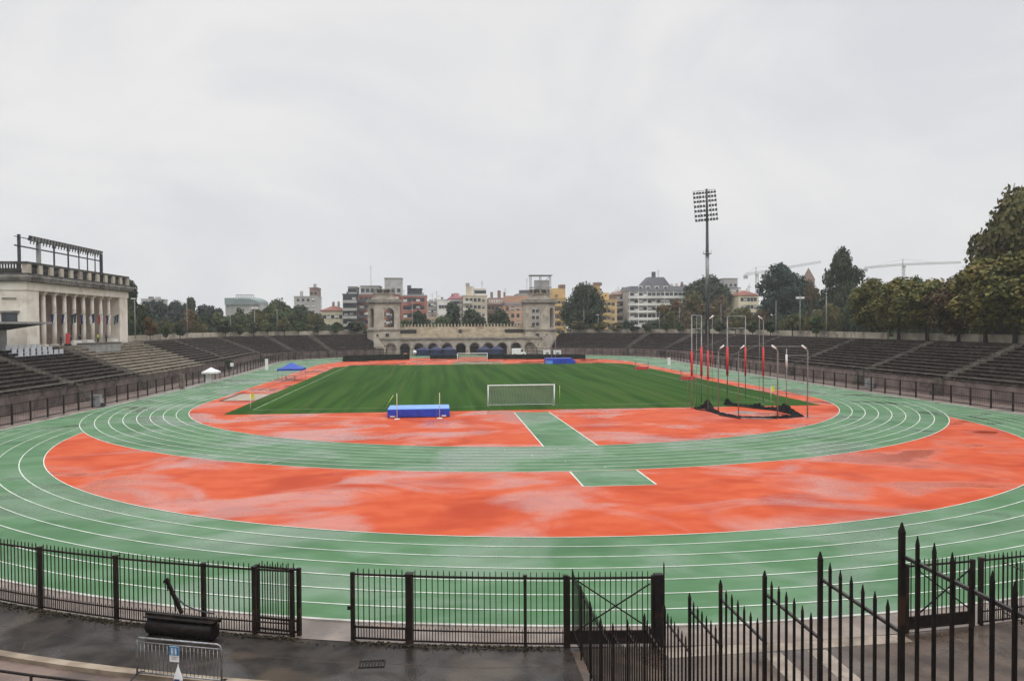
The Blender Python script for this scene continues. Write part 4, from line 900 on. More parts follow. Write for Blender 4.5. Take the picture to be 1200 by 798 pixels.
# ------------------------------------------------------------------ stone arcade and its two towers
AY = 236.0
ac = py_(540, 402, AY)[0]; asp = (py_(621.5, 402, AY)[0]-py_(458.7, 402, AY)[0])/10
xl, xr = ac-5.85*asp, ac+5.85*asp; za = py_(540, 397.3, AY)[2]; zat = py_(540, 402, AY)[2]
T = thing('stone_arcade', 'long stone arcade with eleven round arches and a toothed top between two towers', 'arcade', (ac, AY, 0))
m = MB()
for i in range(-5, 6):
    i0 = len(m.v); arch_wall(m, i*asp-asp/2, i*asp+asp/2, 0, za-.01, i*asp, asp*.345, zat-asp*.345, 1.2)
m.b2(xl-ac, -5.5*asp, 0, 1.2, 0, za-.01); m.b2(5.5*asp, xr-ac, 0, 1.2, 0, za-.01); m.obj('arch_wall', stone_arch, T)
MB().b2(xl-ac, xr-ac, 3.0, 3.3, 0, za-.05).obj('recess_wall', stone_arch, T); MB().b2(-asp*.45, asp*.45, 2.8, 2.98, 0, zat).obj('gate_door', arch_dark, T)
for i in range(-5, 6):
    k = MB(); i0 = len(k.v); n = 12; w = asp*.345; zs = zat-w
    rg = [[(i*asp-(w+e)*math.cos(PI*j/n), y_, zs+(w+e)*math.sin(PI*j/n)) for e, y_ in ((.0, -.06), (.34, -.06), (.34, .02), (.0, .02))] for j in range(n+1)]
    k.loft(rg); k.obj('archivolt', stone_top, T)
    if i: MB().b2(i*asp-w*.98, i*asp+w*.98, 2.2, 2.3, 0, zs+.3).obj('door', (board_m if i % 2 else steel_dark), T)
for i in range(-6, 6): MB().b2((i+.5)*asp-.28, (i+.5)*asp+.28, -.12, 0, 0, za-.05).obj('pilaster', stone_arch, T)
m = MB(); m.b2(xl-ac-.3, xr-ac+.3, -.45, 1.4, za, za+.22); m.b2(xl-ac-.2, xr-ac+.2, -.3, 1.3, za+.22, za+.5); m.obj('cornice', stone_top, T)
zc = 8.25; nst = 7; m = MB(); yb = 8.0
for k in range(nst): m.b2(xl-ac+1, xr-ac-1, .9+k*(yb-.9)/nst, yb, za+.3+k*(zc-za-.3)/nst, za+.3+(k+1)*(zc-za-.3)/nst)
m.b2(xl-ac+1, xr-ac-1, yb, yb+1.0, 0, zc+.25); m.obj('stepped_tiers', stone_cav, T)
mm = MB(); mm.box(0, 0, .3, .38, .34, .6); mm.loft([[(-.19, -.17, .6), (.19, -.17, .6), (.19, .17, .6), (-.19, .17, .6)], [(-.03, -.03, .95), (.03, -.03, .95), (.03, .03, .95), (-.03, .03, .95)]]); mm = mm.mesh('merlon', stone_cav)
nm = 46
for i in range(nm): inst('merlon', mm, T, (xl-ac+1.3+(xr-xl-2.6)*i/(nm-1), yb+.4, zc+.25))
sm_ = MB().box(0, 0, .25, .32, .3, .55).mesh('stud', stone_cav)
for i in range(48): inst('stud', sm_, T, (xl-ac+1.5+(xr-xl-3)*i/47, 1.0+(yb-.9)/nst, za+.3+2*(zc-za-.3)/nst))
for px0, px1, lab in ((468, 488, 0), (537.5, 541, 0), (592, 613, 0)):
    a = py_(px0, 390, AY+4)[0]-ac; b = py_(px1, 390, AY+4)[0]-ac; MB().b2(a, b, 3.6, 5.2, za+1.2, zc-.6).obj('stair_opening', arch_dark, T); MB().b2(a-.3, b+.3, 3.4, 5.2, zc-.6, zc-.25).obj('lintel', stone_arch, T)  # solid dark boxes; the shade of an opening is put into their colour
def tower(label, sgn, pa, pb, yb0):
    a = py_(pa, 386, yb0)[0]; b = py_(pb, 386, yb0)[0]; cx = (a+b)/2; W = b-a; h1 = py_(pa, 386, yb0)[2]; h2 = py_((pa+pb)/2, 354.5, yb0)[2]; h3 = py_((pa+pb)/2, 340.5, yb0)[2]
    T = thing('stone_tower', label, 'tower', (cx, yb0, 0)); w = W/2; D = W; ch = W*.26
    o = -1 if sgn < 0 else 1                           # outer side carries the cut corner
    def plan(e): 
        p = [(-w-e, -e), (w+e, -e), (w+e, D+e), (-w-e, D+e)]
        if o < 0: return [(-w-e+ch, -e), (w+e, -e), (w+e, D+e), (-w-e, D+e), (-w-e, ch-e)]
        return [(-w-e, -e), (w+e-ch, -e), (w+e, ch-e), (w+e, D+e), (-w-e, D+e)]
    MB().prism(plan(.25), 0, h1-.4).obj('base_storey', stone_arch, T); MB().prism(plan(.55), h1-.4, h1).obj('string_course', stone_top, T)
    m = MB(); x0, x1 = (-w+ch, w) if o < 0 else (-w, w-ch); xm = (x0+x1)/2; aw = W*.155
    zsp = py_(450, 366.5, yb0)[2]; sl = h1+.6
    arch_wall(m, x0+.01, x1-.01, h1, h2-.5, xm+(.06*W if o < 0 else -.06*W), aw, zsp, 1.0, sl)
    i0 = len(m.v); lc = ch*1.414; arch_wall(m, .01, lc-.01, h1, h2-.5, lc/2, lc*.27, zsp+.5, .9, sl); 
    xf(m, i0, (-w, ch, 0) if o < 0 else (w-ch, 0, 0), -PI/4 if o < 0 else PI/4)
    i0 = len(m.v); arch_wall(m, -w+.02, w-.02, h1, h2-.5, 0, aw*1.5, zsp, .8, sl); xf(m, i0, (0, D-.8, 0), 0); m.b2(*((w-.8, w-.01) if o < 0 else (-w+.01, -w+.8)), 1.0, D-.8, h1, h2-.5); m.b2(*((-w+.01, -w+.8) if o < 0 else (w-.8, w-.01)), ch+.2, D-.8, h1, h2-.5)
    m.obj('belfry_wall', stone_arch, T)
    m = MB().prism(plan(.2), h2-.5, h2); m.prism(plan(.75), h2, h2+.5); m.prism(plan(.45), h2+.5, h2+1.0); m.obj('cornice', stone_top, T)
    P8 = lambda r: [(r*math.cos(PI/8+k*PI/4), D/2+r*math.sin(PI/8+k*PI/4)) for k in range(8)]
    m = MB().prism([(x*.80, D/2+(y-D/2)*.80) for x, y in plan(0)], h2+1.0, h2+1.5); m.prism(P8(w*.70), h2+1.5, h3-1.0); m.obj('attic', stone_arch, T)
    m = MB().prism(P8(w*.78), h3-1.0, h3-.7); m.prism(P8(w*.5), h3-.7, h3+.2)
    for k in range(8): m.box(w*.66*math.cos(k*PI/4), D/2+w*.66*math.sin(k*PI/4), h3-.2, .5, .5, 1.0)
    m.prism(P8(w*.74), h3+.3, h3+.55); m.obj('lantern', stone_top, T)
    d = MB().b2(xm-.55, xm+.55, -.28, -.2, h1-4.2, h1-1.3).obj('door', arch_dark, T)
    MB().b2((x0-.2 if o < 0 else x1-.9), (x0+.9 if o < 0 else x1+.2), -.27, -.22, h1-3.4, h1-1.5).obj('niche', arch_dark, T)
    return T
tower('stone tower with an arched belfry in front of the red apartment block', -1, 430.5, 467.5, AY+1.5)
tower('stone tower with an arched belfry beside the yellow apartment house', 1, 616.5, 652, AY+1.5)
for sgn, p0, p1, lab in ((-1, 438, 452, 'stepped stone flank wall falling from the tower by the red block'), (1, 629.5, 645, 'stepped stone flank wall falling from the tower by the yellow house')):
    a = py_(p0, 400, AY-3)[0]; b = py_(p1, 400, AY-3)[0]; m = MB(); n = 6
    T = thing('flank_stair', lab, 'stair', ((a+b)/2, AY-1.5, 0))
    for k in range(n):
        t = k/n if sgn < 0 else (n-1-k)/n; x0 = a+(b-a)*k/n; m.b2(x0-(a+b)/2, x0+(b-a)/n-(a+b)/2, -1.6, 1.4, 0, 6.4-t*4.6)
    m.obj('steps', stone_arch, T); MB().b2(-(b-a)/2, (b-a)/2, -1.75, -1.6, 0, 1.2).obj('kerb_wall', stone_top, T)
# ------------------------------------------------------------------ floodlight mast
mx, my = 73.6, 205.0
T = thing('floodlight_mast', 'tall single floodlight mast with a grid of lamps above the brown terrace', 'floodlight', (mx, my, 6.2))
H = 45.9-6.2
MB().tube([(0, 0, 0), (0, 0, 8), (-.05, 0, 20), (-.1, 0, H-9)], [.62, .55, .45, .36], 14).obj('pole', steel_dark, T); MB().tube([(-.1, 0, H-9), (-.25, 0, H)], [.34, .28], 10).obj('top_pole', steel_dark, T)
m = MB(); m.cyl((-.08, 0, 21.9), (-.08, 0, 22.05), 1.15, n=16)
for a in range(8): m.cyl((-.08+1.1*math.cos(a*PI/4), 1.1*math.sin(a*PI/4), 22), (-.08+1.1*math.cos(a*PI/4), 1.1*math.sin(a*PI/4), 23.0), .04, n=5)
m.obj('ring_platform', steel_grey, T); MB().cyl((-.05, 0, 10), (-.05, 0, 22), .50, n=12).obj('pale_sleeve', steel_grey, T)
hd = bpy.data.objects.new('lamp_frame', MB().b2(-3.1, 3.1, -.1, .1, -.1, .1).mesh('lamp_frame', steel_dark)); 
fm = MB()
for zz in (0, 1.25, 2.6, 3.9, 5.3, 6.5, 7.7, 8.6): fm.bar((-3.0, 0, zz), (3.0, 0, zz), .09)
for xx in (-3.0, -1.5, 1.5, 3.0): fm.bar((xx, 0, 0), (xx, 0, 8.7), .08)
hd = fm.obj('lamp_frame', steel_dark, T); hd.location = (-.25, 0, H-8.7); hd.rotation_euler = (math.radians(-8), math.radians(-4), math.radians(-16))
fl_ = MB(); fl_.cyl((0, .22, 0), (0, -.2, -.12), .25, .34, 10); fl_ = fl_.mesh('floodlight', steel_dark); fg = MB().cyl((0, -.2, -.12), (0, -.215, -.124), .30, n=10).mesh('lens', galv)
for zz in (.35, 1.6, 2.95, 4.25, 5.6, 6.85, 7.95):
    for k in range(8):
        x = -2.75+k*.785+(0 if k < 4 else 0); l_ = inst('floodlight', fl_, hd, (x, -.25, zz))
inst('lens_grid', MB().b2(-2.9, -.4, .12, .14, 0, 8.6).b2(.4, 2.9, .12, .14, 0, 8.6).mesh('x', steel_grey), None) if False else None
# ------------------------------------------------------------------ lamp posts along the rim
def rim_xy(px, side, off, z=7.0):
    s = sPX(side, px, 5.2+NR*ROW+off, z); return RP(side, s, 5.2+NR*ROW+off)
POSTS = [(158, 350, -1, 1, 'at the pavilion corner'), (219.5, 352, -1, 0, 'taller one over the first curved stair'), (271, 356, -1, 0, 'thin one before the copper roofed hall'), (297.5, 361, -1, 2, 'carrying a double lamp head'),
         (324.5, 362, -1, 0, 'short one before the rounded dark trees'), (683.5, 362, 1, 0, 'before the big round dark tree'), (701.5, 369, 1, 1, 'with a lamp head before the yellow house'), (745.5, 369, 1, 0, 'before the white balcony block, thin'),
         (772.5, 366, 1, 0, 'pale and thick before the white balcony block'), (797, 359, 1, 0, 'before the russet trees'), (846, 356, 1, 0, 'just past the floodlight mast'), (909, 352, 1, 0, 'before the blue-green conifer'),
         (938, 349, 1, 2, 'with a pale lamp head by the conifer edge'), (968.5, 346, 1, 0, 'before the tall dark poplar-like tree')]
for px, ty, sd, hd_, lab in POSTS:
    x, y = rim_xy(px, sd, 3.4); zt = py_(px, ty, y)[2]
    T = thing('lamp_post', 'slim lamp post on the terrace rim, '+lab, 'lamp post', (x, y, 6.28), 0, 'lamp posts on the terrace rim')
    MB().cyl((0, 0, 0), (0, 0, zt-6.28), .10, .06, 8).obj('pole', steel, T); MB().cyl((0, 0, 0), (0, 0, .5), .2, n=8).obj('base', steel_grey, T)
    if hd_ == 1: MB().box(-.25, 0, zt-6.28, .8, .3, .18).obj('lamp_head', white_p, T)
    if hd_ == 2:
        for xx in (-.5, .5): MB().box(xx, 0, zt-6.28, .7, .45, .4).obj('lamp_head', white_p, T)
for px, ty in ((483, 352), (540, 350)):
    x, y, zt = py_(px, ty, AY+14); T = thing('lamp_post', 'slim pole behind the toothed arcade top, '+('over the leafy trees by the red block' if px < 500 else 'at the centre arch'), 'lamp post', (x, y, 0), 0, 'poles behind the arcade')
    MB().cyl((0, 0, 0), (0, 0, zt), .12, .07, 8).obj('pole', steel_grey, T); MB().box(0, 0, zt, .5, .3, .2).obj('lamp_head', steel_grey, T)

# ------------------------------------------------------------------ houses beyond the arena
def wframe(w, h, name='window'):
    m = MB(); m.b2(-w/2, w/2, -.06, .05, 0, h); return m.mesh(name, glass_dark)
def house(label, px0, px1, pyt, Y, depth, wall, rows, cols, ww=1.3, wh=1.6, roof=None, roofm=None, rooftop=3, eave=.4, balc=None, balcm=None, name='apartment_house', cat='house', fh=3.2, zmin=4, margin=.8, group=None):
    x0 = py_(px0, 385, Y)[0]; x1 = py_(px1, 385, Y)[0]; zt = py_((px0+px1)/2, pyt, Y)[2]; W = x1-x0
    T = thing(name, label, cat, ((x0+x1)/2, Y, 0)); w = W/2
    MB().b2(-w, w, 0, depth, 0, zt).obj('wall', wall, T)
    me = wframe(ww, wh); sm = MB().b2(-ww/2-.12, ww/2+.12, -.12, .02, -.14, -.002).mesh('sill', w_pale)
    n = 0
    for r in range(rows):
        zz = zt-(r+1)*fh+.75
        if zz < zmin: break
        for c in range(cols):
            x = -w+margin+(W-2*margin)*(c+.5)/cols
            if n < 70: o = inst('window', me, T, (x, 0, zz)); inst('sill', sm, o); n += 1
        if balc:
            for b0, b1 in balc:
                B = MB(); xa, xb = -w+W*b0, -w+W*b1; B.b2(xa, xb, -1.3, -.01, zz-.9, zz-.72); B.b2(xa, xb, -1.32, -1.24, zz-.72, zz+.25); B.b2(xa, xa+.08, -1.24, -.01, zz-.72, zz+.25); B.b2(xb-.08, xb, -1.24, -.01, zz-.72, zz+.25); B.obj('balcony', balcm or wall, T)
    if roof == 'flat':
        R = MB().b2(-w-.2, w+.2, -.2, depth+.2, zt, zt+.45).obj('roof', roofm or wall, T)
    elif roof == 'hip':
        e = eave; i = min(depth, W)*.38
        R = MB().loft([[(-w-e, -e, zt), (w+e, -e, zt), (w+e, depth+e, zt), (-w-e, depth+e, zt)], [(-w-e, -e, zt+.2), (w+e, -e, zt+.2), (w+e, depth+e, zt+.2), (-w-e, depth+e, zt+.2)], [(-w+i, depth/2-.2, zt+rooftop), (w-i, depth/2-.2, zt+rooftop), (w-i, depth/2+.2, zt+rooftop), (-w+i, depth/2+.2, zt+rooftop)]]).obj('roof', roofm, T)
    elif roof == 'mansard':
        R = MB().loft([[(-w-.3, -.3, zt), (w+.3, -.3, zt), (w+.3, depth+.3, zt), (-w-.3, depth+.3, zt)], [(-w+1.6, 1.5, zt+rooftop), (w-1.6, 1.5, zt+rooftop), (w-1.6, depth-1.5, zt+rooftop), (-w+1.6, depth-1.5, zt+rooftop)]]).obj('roof', roofm, T)
    else: R = None
    T['z'] = zt; T['w'] = W
    return T, w, zt, R
def chimneys(R, T, spec, mat):
    for x, y, z0, sx, sy, h in spec: MB().b2(x-sx/2, x+sx/2, y-sy/2, y+sy/2, z0, z0+h).obj('chimney', mat, R or T)
def antenna(T, x, y, z0, h, parent=None):
    m = MB(); m.cyl((x, y, z0), (x, y, z0+h), .09, n=6)
    for k in range(4): m.bar((x-.9+.15*k, y, z0+h-.4-.5*k), (x+.9-.15*k, y, z0+h-.4-.5*k), .06)
    m.obj('aerial', steel_grey, T)
def penthouse(T, a, b, y0, y1, z0, h, mat, cols=3):
    P = MB().b2(a, b, y0, y1, z0, z0+h).b2(a-.3, b+.3, y0-.3, y1+.3, z0+h, z0+h+.25).obj('penthouse', mat, T)
    me = wframe(1.4, 1.5, 'penthouse_window')
    for c in range(cols): inst('penthouse_window', me, P, (a+(b-a)*(c+.5)/cols, y0, z0+.7))
T, w, z, R = house('cream house with a red tiled roof left of the red apartment block', 376, 404, 364.5, 330, 14, w_pale, 3, 5, roof='hip', roofm=r_red, rooftop=2.2, fh=4)
T['label'] = 'cream house with a red tiled roof beside the dark balconied red block'
T, w, z, R = house('grey brown stepped tower block far beyond the cream house', 345, 372, 348, 430, 16, w_grey, 6, 4, roof='flat', fh=3.3)
penthouse(T, 2, w, 1, 14, z+.45, 4.5, w_brown, 2); chimneys(R, T, [(w-2, 6, z+.4, 1.5, 1.5, 7), (-w+3, 6, z+.4, 1.5, 1.5, 3)], w_grey)
T, w, z, R = house('dark balconied end of the red apartment block', 402, 419, 345.5, 318, 16, w_darkg, 8, 4, 1.6, 2.0, roof='flat', balc=((.02, .98),), balcm=w_grey); T['label'] = 'dark balconied grey apartment house adjoining the red brick block'
penthouse(T, -w+2, w-.5, 2, 14, z+.45, 2.8, w_grey, 3)
T, w, z, R = house('red brick apartment block with a grey stepped roof behind the stone tower', 419.3, 470, 345.5, 320, 18, w_red, 8, 9, 1.5, 1.6, roof='flat', roofm=w_grey, balc=((.02, .2), (.7, .95)), balcm=w_darkg)
penthouse(T, -w+1, 0, 2, 16, z+.45, 3.2, w_grey, 4); penthouse(T, 2, 9, 3, 14, z+.45, 6.5, w_grey, 3); antenna(T, -w+5, 6, z+3.5, 9)
T, w, z, R = house('red brick apartment house with inset balconies, set before pale white blocks', 470.3, 500, 347, 316, 18, w_red, 8, 5, 1.7, 1.7, roof='flat', roofm=w_grey, balc=((.35, .8),), balcm=w_red)
penthouse(T, -w+3, w-2, 2.5, 14, z+.45, 2.6, w_slate, 4); chimneys(R, T, [(-2, 5, z+.4, 1.6, 1.2, 4.2)], w_slate)
T, w, z, R = house('pale white block with a rooftop mast frame beyond the red house', 500.5, 513, 354, 400, 12, w_grey, 5, 3, roof='flat'); antenna(T, 0, 4, z, 5); antenna(T, 2.2, 4, z, 6)
T, w, z, R = house('plain white house gable between leafy trees', 512.5, 526, 351.5, 390, 14, w_white, 2, 3, roof='flat', fh=5); MB().b2(-3, -1, 2, 4, z+.4, z+2.4).obj('chimney', w_white, R)
T, w, z, R = house('low pale wall-like house under the plain white gable', 499, 520, 372.5, 330, 10, w_pale, 1, 4, roof='flat')
T, w, z, R = house('cream house with a pink roof beside the tall cream block', 526, 544, 350.5, 350, 14, w_white, 5, 4, roof='hip', roofm=r_pink, rooftop=3.0, balc=((.1, .9),), balcm=w_grey)
T, w, z, R = house('tall cream apartment block with a stair turret among the centre trees', 543, 571, 347, 345, 16, w_cream, 7, 5, 1.3, 1.5, roof='flat', balc=((.0, .35),), balcm=w_white)
MB().b2(-w+1.5, -w+4.5, 3, 7, z+.4, z+4.5).obj('stair_turret', w_cream, T); MB().b2(-w+1.3, -w+3, 2.8, 4.5, z+4.5, z+6).obj('chimney', w_grey, R); penthouse(T, 0, w-.3, 3, 12, z+.45, 2.8, w_white, 4); antenna(T, w-2, 4, z+3, 4)
T, w, z, R = house('brown gabled house with a long pale roof terrace, beside the cream block', 569, 596, 357, 352, 16, w_brown, 5, 5, roof='mansard', roofm=w_brown, rooftop=3.2)
m = MB()
for k in range(9): m.b2(-w+1.5+k*1.15, -w+2.3+k*1.15, .2, .6, z+.4, z+2.2)
m.obj('roof_terrace', w_white, T); chimneys(R, T, [(-2, 6, z+2.5, 1.2, 1, 3.5), (1.5, 6, z+2.5, 1.5, 1, 4.2), (4, 6, z+2.5, .9, 1, 3.4)], w_brown); antenna(T, w-1, 6, z+3, 5)
T, w, z, R = house('orange rendered house with a dark overhanging roof behind the stone tower', 590, 618, 357.5, 340, 15, w_orange, 6, 4, 1.3, 1.8, roof='mansard', roofm=w_slate, rooftop=1.0, margin=.6)
MB().b2(-w+1, w+3, 3, 12, z+1.0, z+4.2).obj('attic_storey', w_orange, T)
T, w, z, R = house('grey flat roofed house with an open rooftop tank frame above the stone tower', 607, 648, 345, 370, 16, w_grey, 5, 8, roof='flat')
P = MB(); a0, a1 = py_(622.5, 340, 372)[0]-T.location.x, py_(645.5, 340, 372)[0]-T.location.x; zt = py_(634, 323, 372)[2]
for xx in (a0, (a0+a1)/2, a1):
    for yy in (2, 7): P.bar((xx, yy, z+.4), (xx, yy, zt), .3)
for zz in (z+3.5, zt): P.bar((a0-.5, 2, zz), (a1+.5, 2, zz), .35); P.bar((a0-.5, 7, zz), (a1+.5, 7, zz), .35)
P.bar((a0, 2, z+.4), (a1, 2, zt), .25); P.b2(a0-.8, a1+.8, 1.5, 7.5, zt, zt+.35); P.obj('tank_frame', steel_grey, T)
MB().b2(a0+2, a1-.5, 3, 6.5, z+1.0, zt-2.2).obj('tank', w_grey, T); antenna(T, a0-2, 3, z, 8); MB().b2(a0-5.5, a0-.3, 3, 7, z+.4, z+2.2).obj('plant_room', w_slate, T)
T, w, z, R = house('stepped yellow apartment house between the stone tower and the round tree', 645.5, 664, 350, 330, 14, w_yellow, 7, 3, 1.6, 1.5, roof='flat', balc=((.05, .7),), balcm=w_yellow)
MB().b2(-2, w, 3, 12, z+.4, z+4.6).obj('upper_storey', w_yellow, T); MB().b2(1, w, 2.9, 8, z+4.6, z+6.2).obj('chimney', w_brown, T)
T, w, z, R = house('stepped yellow apartment house beyond the round dark tree', 690, 723, 352, 332, 16, w_yellow, 7, 6, 1.5, 1.5, roof='flat', balc=((.35, .75),), balcm=w_yellow)
MB().b2(-w, 3.2, 2, 13, z+.4, z+3.4).obj('upper_storey', w_yellow, T); MB().b2(-w, -.5, 3, 12, z+3.4, z+6.6).obj('attic_storey', w_yellow, T); MB().b2(-w+3, -w+6.5, 2.8, 6, z+6.6, z+8).obj('chimney', w_brown, T)
T, w, z, R = house('brown apartment house with pale balcony bands beside the white block', 721, 738, 345, 345, 14, w_brown, 7, 4, 1.5, 1.5, roof='mansard', roofm=w_brown, rooftop=1.6, balc=((.05, .98),), balcm=w_grey)
chimneys(R, T, [(2, 5, z+1, 2, 1.5, 2.4)], w_brown)
T, w, z, R = house('white balconied apartment block with a dark mansard roof and dormers', 736, 812, 341, 335, 18, w_grey, 8, 14, 1.6, 1.6, roof='mansard', roofm=w_slate, rooftop=2.2, balc=((.0, .98),), balcm=w_white)
for k in range(8): MB().b2(-w+.4+k*(2*w-1)/7.2-.14, -w+.4+k*(2*w-1)/7.2+.14, -1.42, -1.30, 3, z).obj('balcony_pier', w_white, T)
a0, a1 = py_(752, 330, 340)[0]-T.location.x, py_(785, 330, 340)[0]-T.location.x
U = MB().loft([[(a0, 3, z+2.2), (a1, 3, z+2.2), (a1, 14, z+2.2), (a0, 14, z+2.2)], [(a0+3.5, 6, z+6.5), (a1-2.5, 6, z+6.5), (a1-2.5, 11, z+6.5), (a0+3.5, 11, z+6.5)]]).obj('upper_roof', w_slate, T)
for xx in (-9, -5.5, -1.5, 2.5): D = MB().b2(xx-.9, xx+.9, .6, 3, z+.3, z+2.3).obj('dormer', w_white, T); MB().b2(xx-.6, xx+.6, .56, .6, z+.6, z+1.9).obj('pane', glass_dark, D)
MB().b2(a0+5.5, a0+7, 7, 8.5, z+6, z+9).obj('chimney', w_slate, U); antenna(T, a0+8.5, 8, z+6, 4)
T, w, z, R = house('grey office block with a flat roof far behind the russet trees', 812, 868, 338, 420, 16, w_grey, 4, 12, roof='flat', roofm=w_slate); penthouse(T, w-9, w-1, 2, 12, z+.45, 5.2, w_grey, 3)
T, w, z, R = house('small yellow house behind the russet trees, next to the red roofed one', 850, 866, 344.5, 330, 12, w_pale, 3, 4, roof='flat')
T, w, z, R = house('small cream house with a red tiled roof by the conifer', 865.5, 889, 346.5, 320, 12, w_pale, 3, 5, roof='hip', roofm=r_red, rooftop=2.4); chimneys(R, T, [(-2, 5, z+1.2, .9, .9, 2.2), (1.5, 5, z+1.2, .9, .9, 2.2)], w_white)
T, w, z, R = house('pale slab block just showing over the treetops by the pavilion', 166, 186, 351, 420, 14, w_grey, 2, 5, roof='flat')
for T in [o for o in bpy.data.objects if o.get('category') == 'house']:
    w = T['w']/2; z = T['z']; r_ = random.Random(T.name)
    par = next((c for c in T.children if c.name.startswith('roof')), T)
    for k in range(max(2, int(w/2.6))):
        x = r_.uniform(-w+1, w-1); q = r_.random(); y = r_.uniform(2, 8); d_ = .4+(1.6 if 'mansard' in T['label'] or 'tiled' in T['label'] else 0)
        if q < .5: MB().b2(x-.45, x+.45, y-.4, y+.4, z, z+d_+r_.uniform(.9, 2.2)).b2(x-.6, x+.6, y-.5, y+.5, z+d_+.8, z+d_+.95).obj('chimney', r_.choice((w_grey, w_brown, w_white)), par)
        elif q < .75: MB().cyl((x, y, z), (x, y, z+d_+r_.uniform(2.2, 4.5)), .07, n=5).bar((x-.8, y, z+d_+2.0), (x+.8, y, z+d_+2.0), .07).obj('aerial', steel_dark, par)
        else: MB().b2(x-1.1, x+1.1, y-1, y+1, z, z+d_+1.1).obj('plant_box', r_.choice((w_grey, w_slate)), par)
    wins = [c for c in T.children if c.name.startswith('window')]; shut = MB().b2(-.75, .75, -.10, -.062, .7, 1.62).mesh('shutter', r_.choice((w_brown, w_grey, w_white)))
    for c in wins:
        if r_.random() < .4: inst('shutter', shut, c, (0, 0, r_.choice((0, -.25, -.5))))
# copper roofed hall
x0 = py_(264, 350, 420)[0]; x1 = py_(306, 350, 420)[0]; zb = py_(285, 357, 420)[2]; zt = py_(285, 347.5, 420)[2]; w = (x1-x0)/2
T = thing('domed_hall', 'hall with a low green copper vault rising over the trees', 'hall', ((x0+x1)/2, 420, 0)); MB().b2(-w, w, 0, 20, 0, zb).obj('wall', w_grey, T)
n = 16; m = MB(); m.loft([[(w*1.02*math.cos(PI*i/n)*k, yy, zb+(zt-zb)*math.sin(PI*i/n)**.7*k2) for i in range(n+1)] for yy, k, k2 in ((-1, .86, .75), (3, 1, 1), (17, 1, 1), (21, .9, .8))], closed=False, caps=False); m.add([(w*.877*math.cos(PI*i/n), -1, zb+(zt-zb)*math.sin(PI*i/n)**.7*.75) for i in range(n+1)], [tuple(range(n+1))]); R = m.obj('roof', dome_g, T)
m = MB()
for k in range(9): m.bar((-w*.5+k*w*.125, 4, zt-.3), (-w*.5+k*w*.125, 4, zt+1.0), .3)
m.bar((-w*.5, 4, zt+1), (w*.5, 4, zt+1), .3); m.obj('ridge_railing', steel_grey, R); MB().b2(-w, -w+5, -1.5, 4, zb, zb+3.5).obj('stair_tower', dome_g, T)
# brick bell tower behind the conifer
x, y, zt = py_(950, 319, 480); T = thing('bell_tower', 'brown brick bell tower with a pointed roof peeping between tall trees', 'tower', (x, 480, 0))
MB().b2(-2.8, 2.8, 0, 6, 0, zt-5).obj('shaft', brick_b, T); MB().loft([[(-3.1, -.3, zt-5), (3.1, -.3, zt-5), (3.1, 6.3, zt-5), (-3.1, 6.3, zt-5)], [(-.1, 2.9, zt+3), (.1, 2.9, zt+3), (.1, 3.1, zt+3), (-.1, 3.1, zt+3)]]).obj('roof', brick_b, T)
for xx in (-1.3, 1.3): MB().b2(xx-.6, xx+.6, -.1, .1, zt-11, zt-6.5).obj('belfry_opening', arch_dark, T)
def crane(label, pm, pt, pl, ply, pr, pry, Y, mat, low=0):
    x, y, zt = py_(pm, pt, Y); xl_, _, zl = py_(pl, ply, Y); xr_, _, zr_ = py_(pr, pry, Y); T = thing('tower_crane', label, 'crane', (x, Y, 0))
    def truss(p, q, w, k):
        p, q = Vector(p), Vector(q); m = MB(); d = q-p; up = Vector((0, 0, 1)) if abs(d.normalized().z) < .8 else Vector((1, 0, 0)); sd = d.cross(up).normalized(); u = sd.cross(d).normalized(); n = int(k)
        cs = [sd*(w/2), -sd*(w/2), u*w]
        for c in cs: m.bar(p+c, q+c, .32)
        for i in range(n):
            a, b = p+d*(i/n), p+d*((i+1)/n)
            for c, e in ((0, 2), (1, 2)): m.bar(a+cs[c], (a+b)/2+cs[e], .18); m.bar((a+b)/2+cs[e], b+cs[c], .18)
        return m
    truss((0, 0, low), (0, 0, zt), 1.8, (zt-low)/3).obj('mast', mat, T)
    truss((0, 0, zt), (xr_-x, 0, zr_), 1.4, abs(xr_-x)/3).obj('jib', mat, T); truss((0, 0, zt), (xl_-x, 0, zl), 1.4, max(2, abs(xl_-x)/3)).obj('counter_jib', mat, T)
    MB().b2(xl_-x-.5, xl_-x+2.2, -1, 1, zl-2.4, zl+.2).obj('counterweight', w_grey, T); MB().b2(-1, 1.2, -2.2, -.6, zt-2.2, zt).obj('cab', mat, T)
    m = MB(); m.bar((0, 0, zt), (0, 0, zt+5), .5); m.bar((0, 0, zt+5), ((xr_-x)*.6, 0, zt+(zr_-zt)*.6+1), .15); m.bar((0, 0, zt+5), ((xl_-x)*.9, 0, zl+1), .15); m.obj('tie_frame', mat, T)
crane('white tower crane over the red roofed house with its jib crossing the conifer', 886, 321, 872.5, 323, 962, 308, 560, crane_w)
crane('distant tower crane whose long jib spans the treetops of the olive row', 1058, 311, 1013, 315, 1126, 308.5, 600, crane_y)

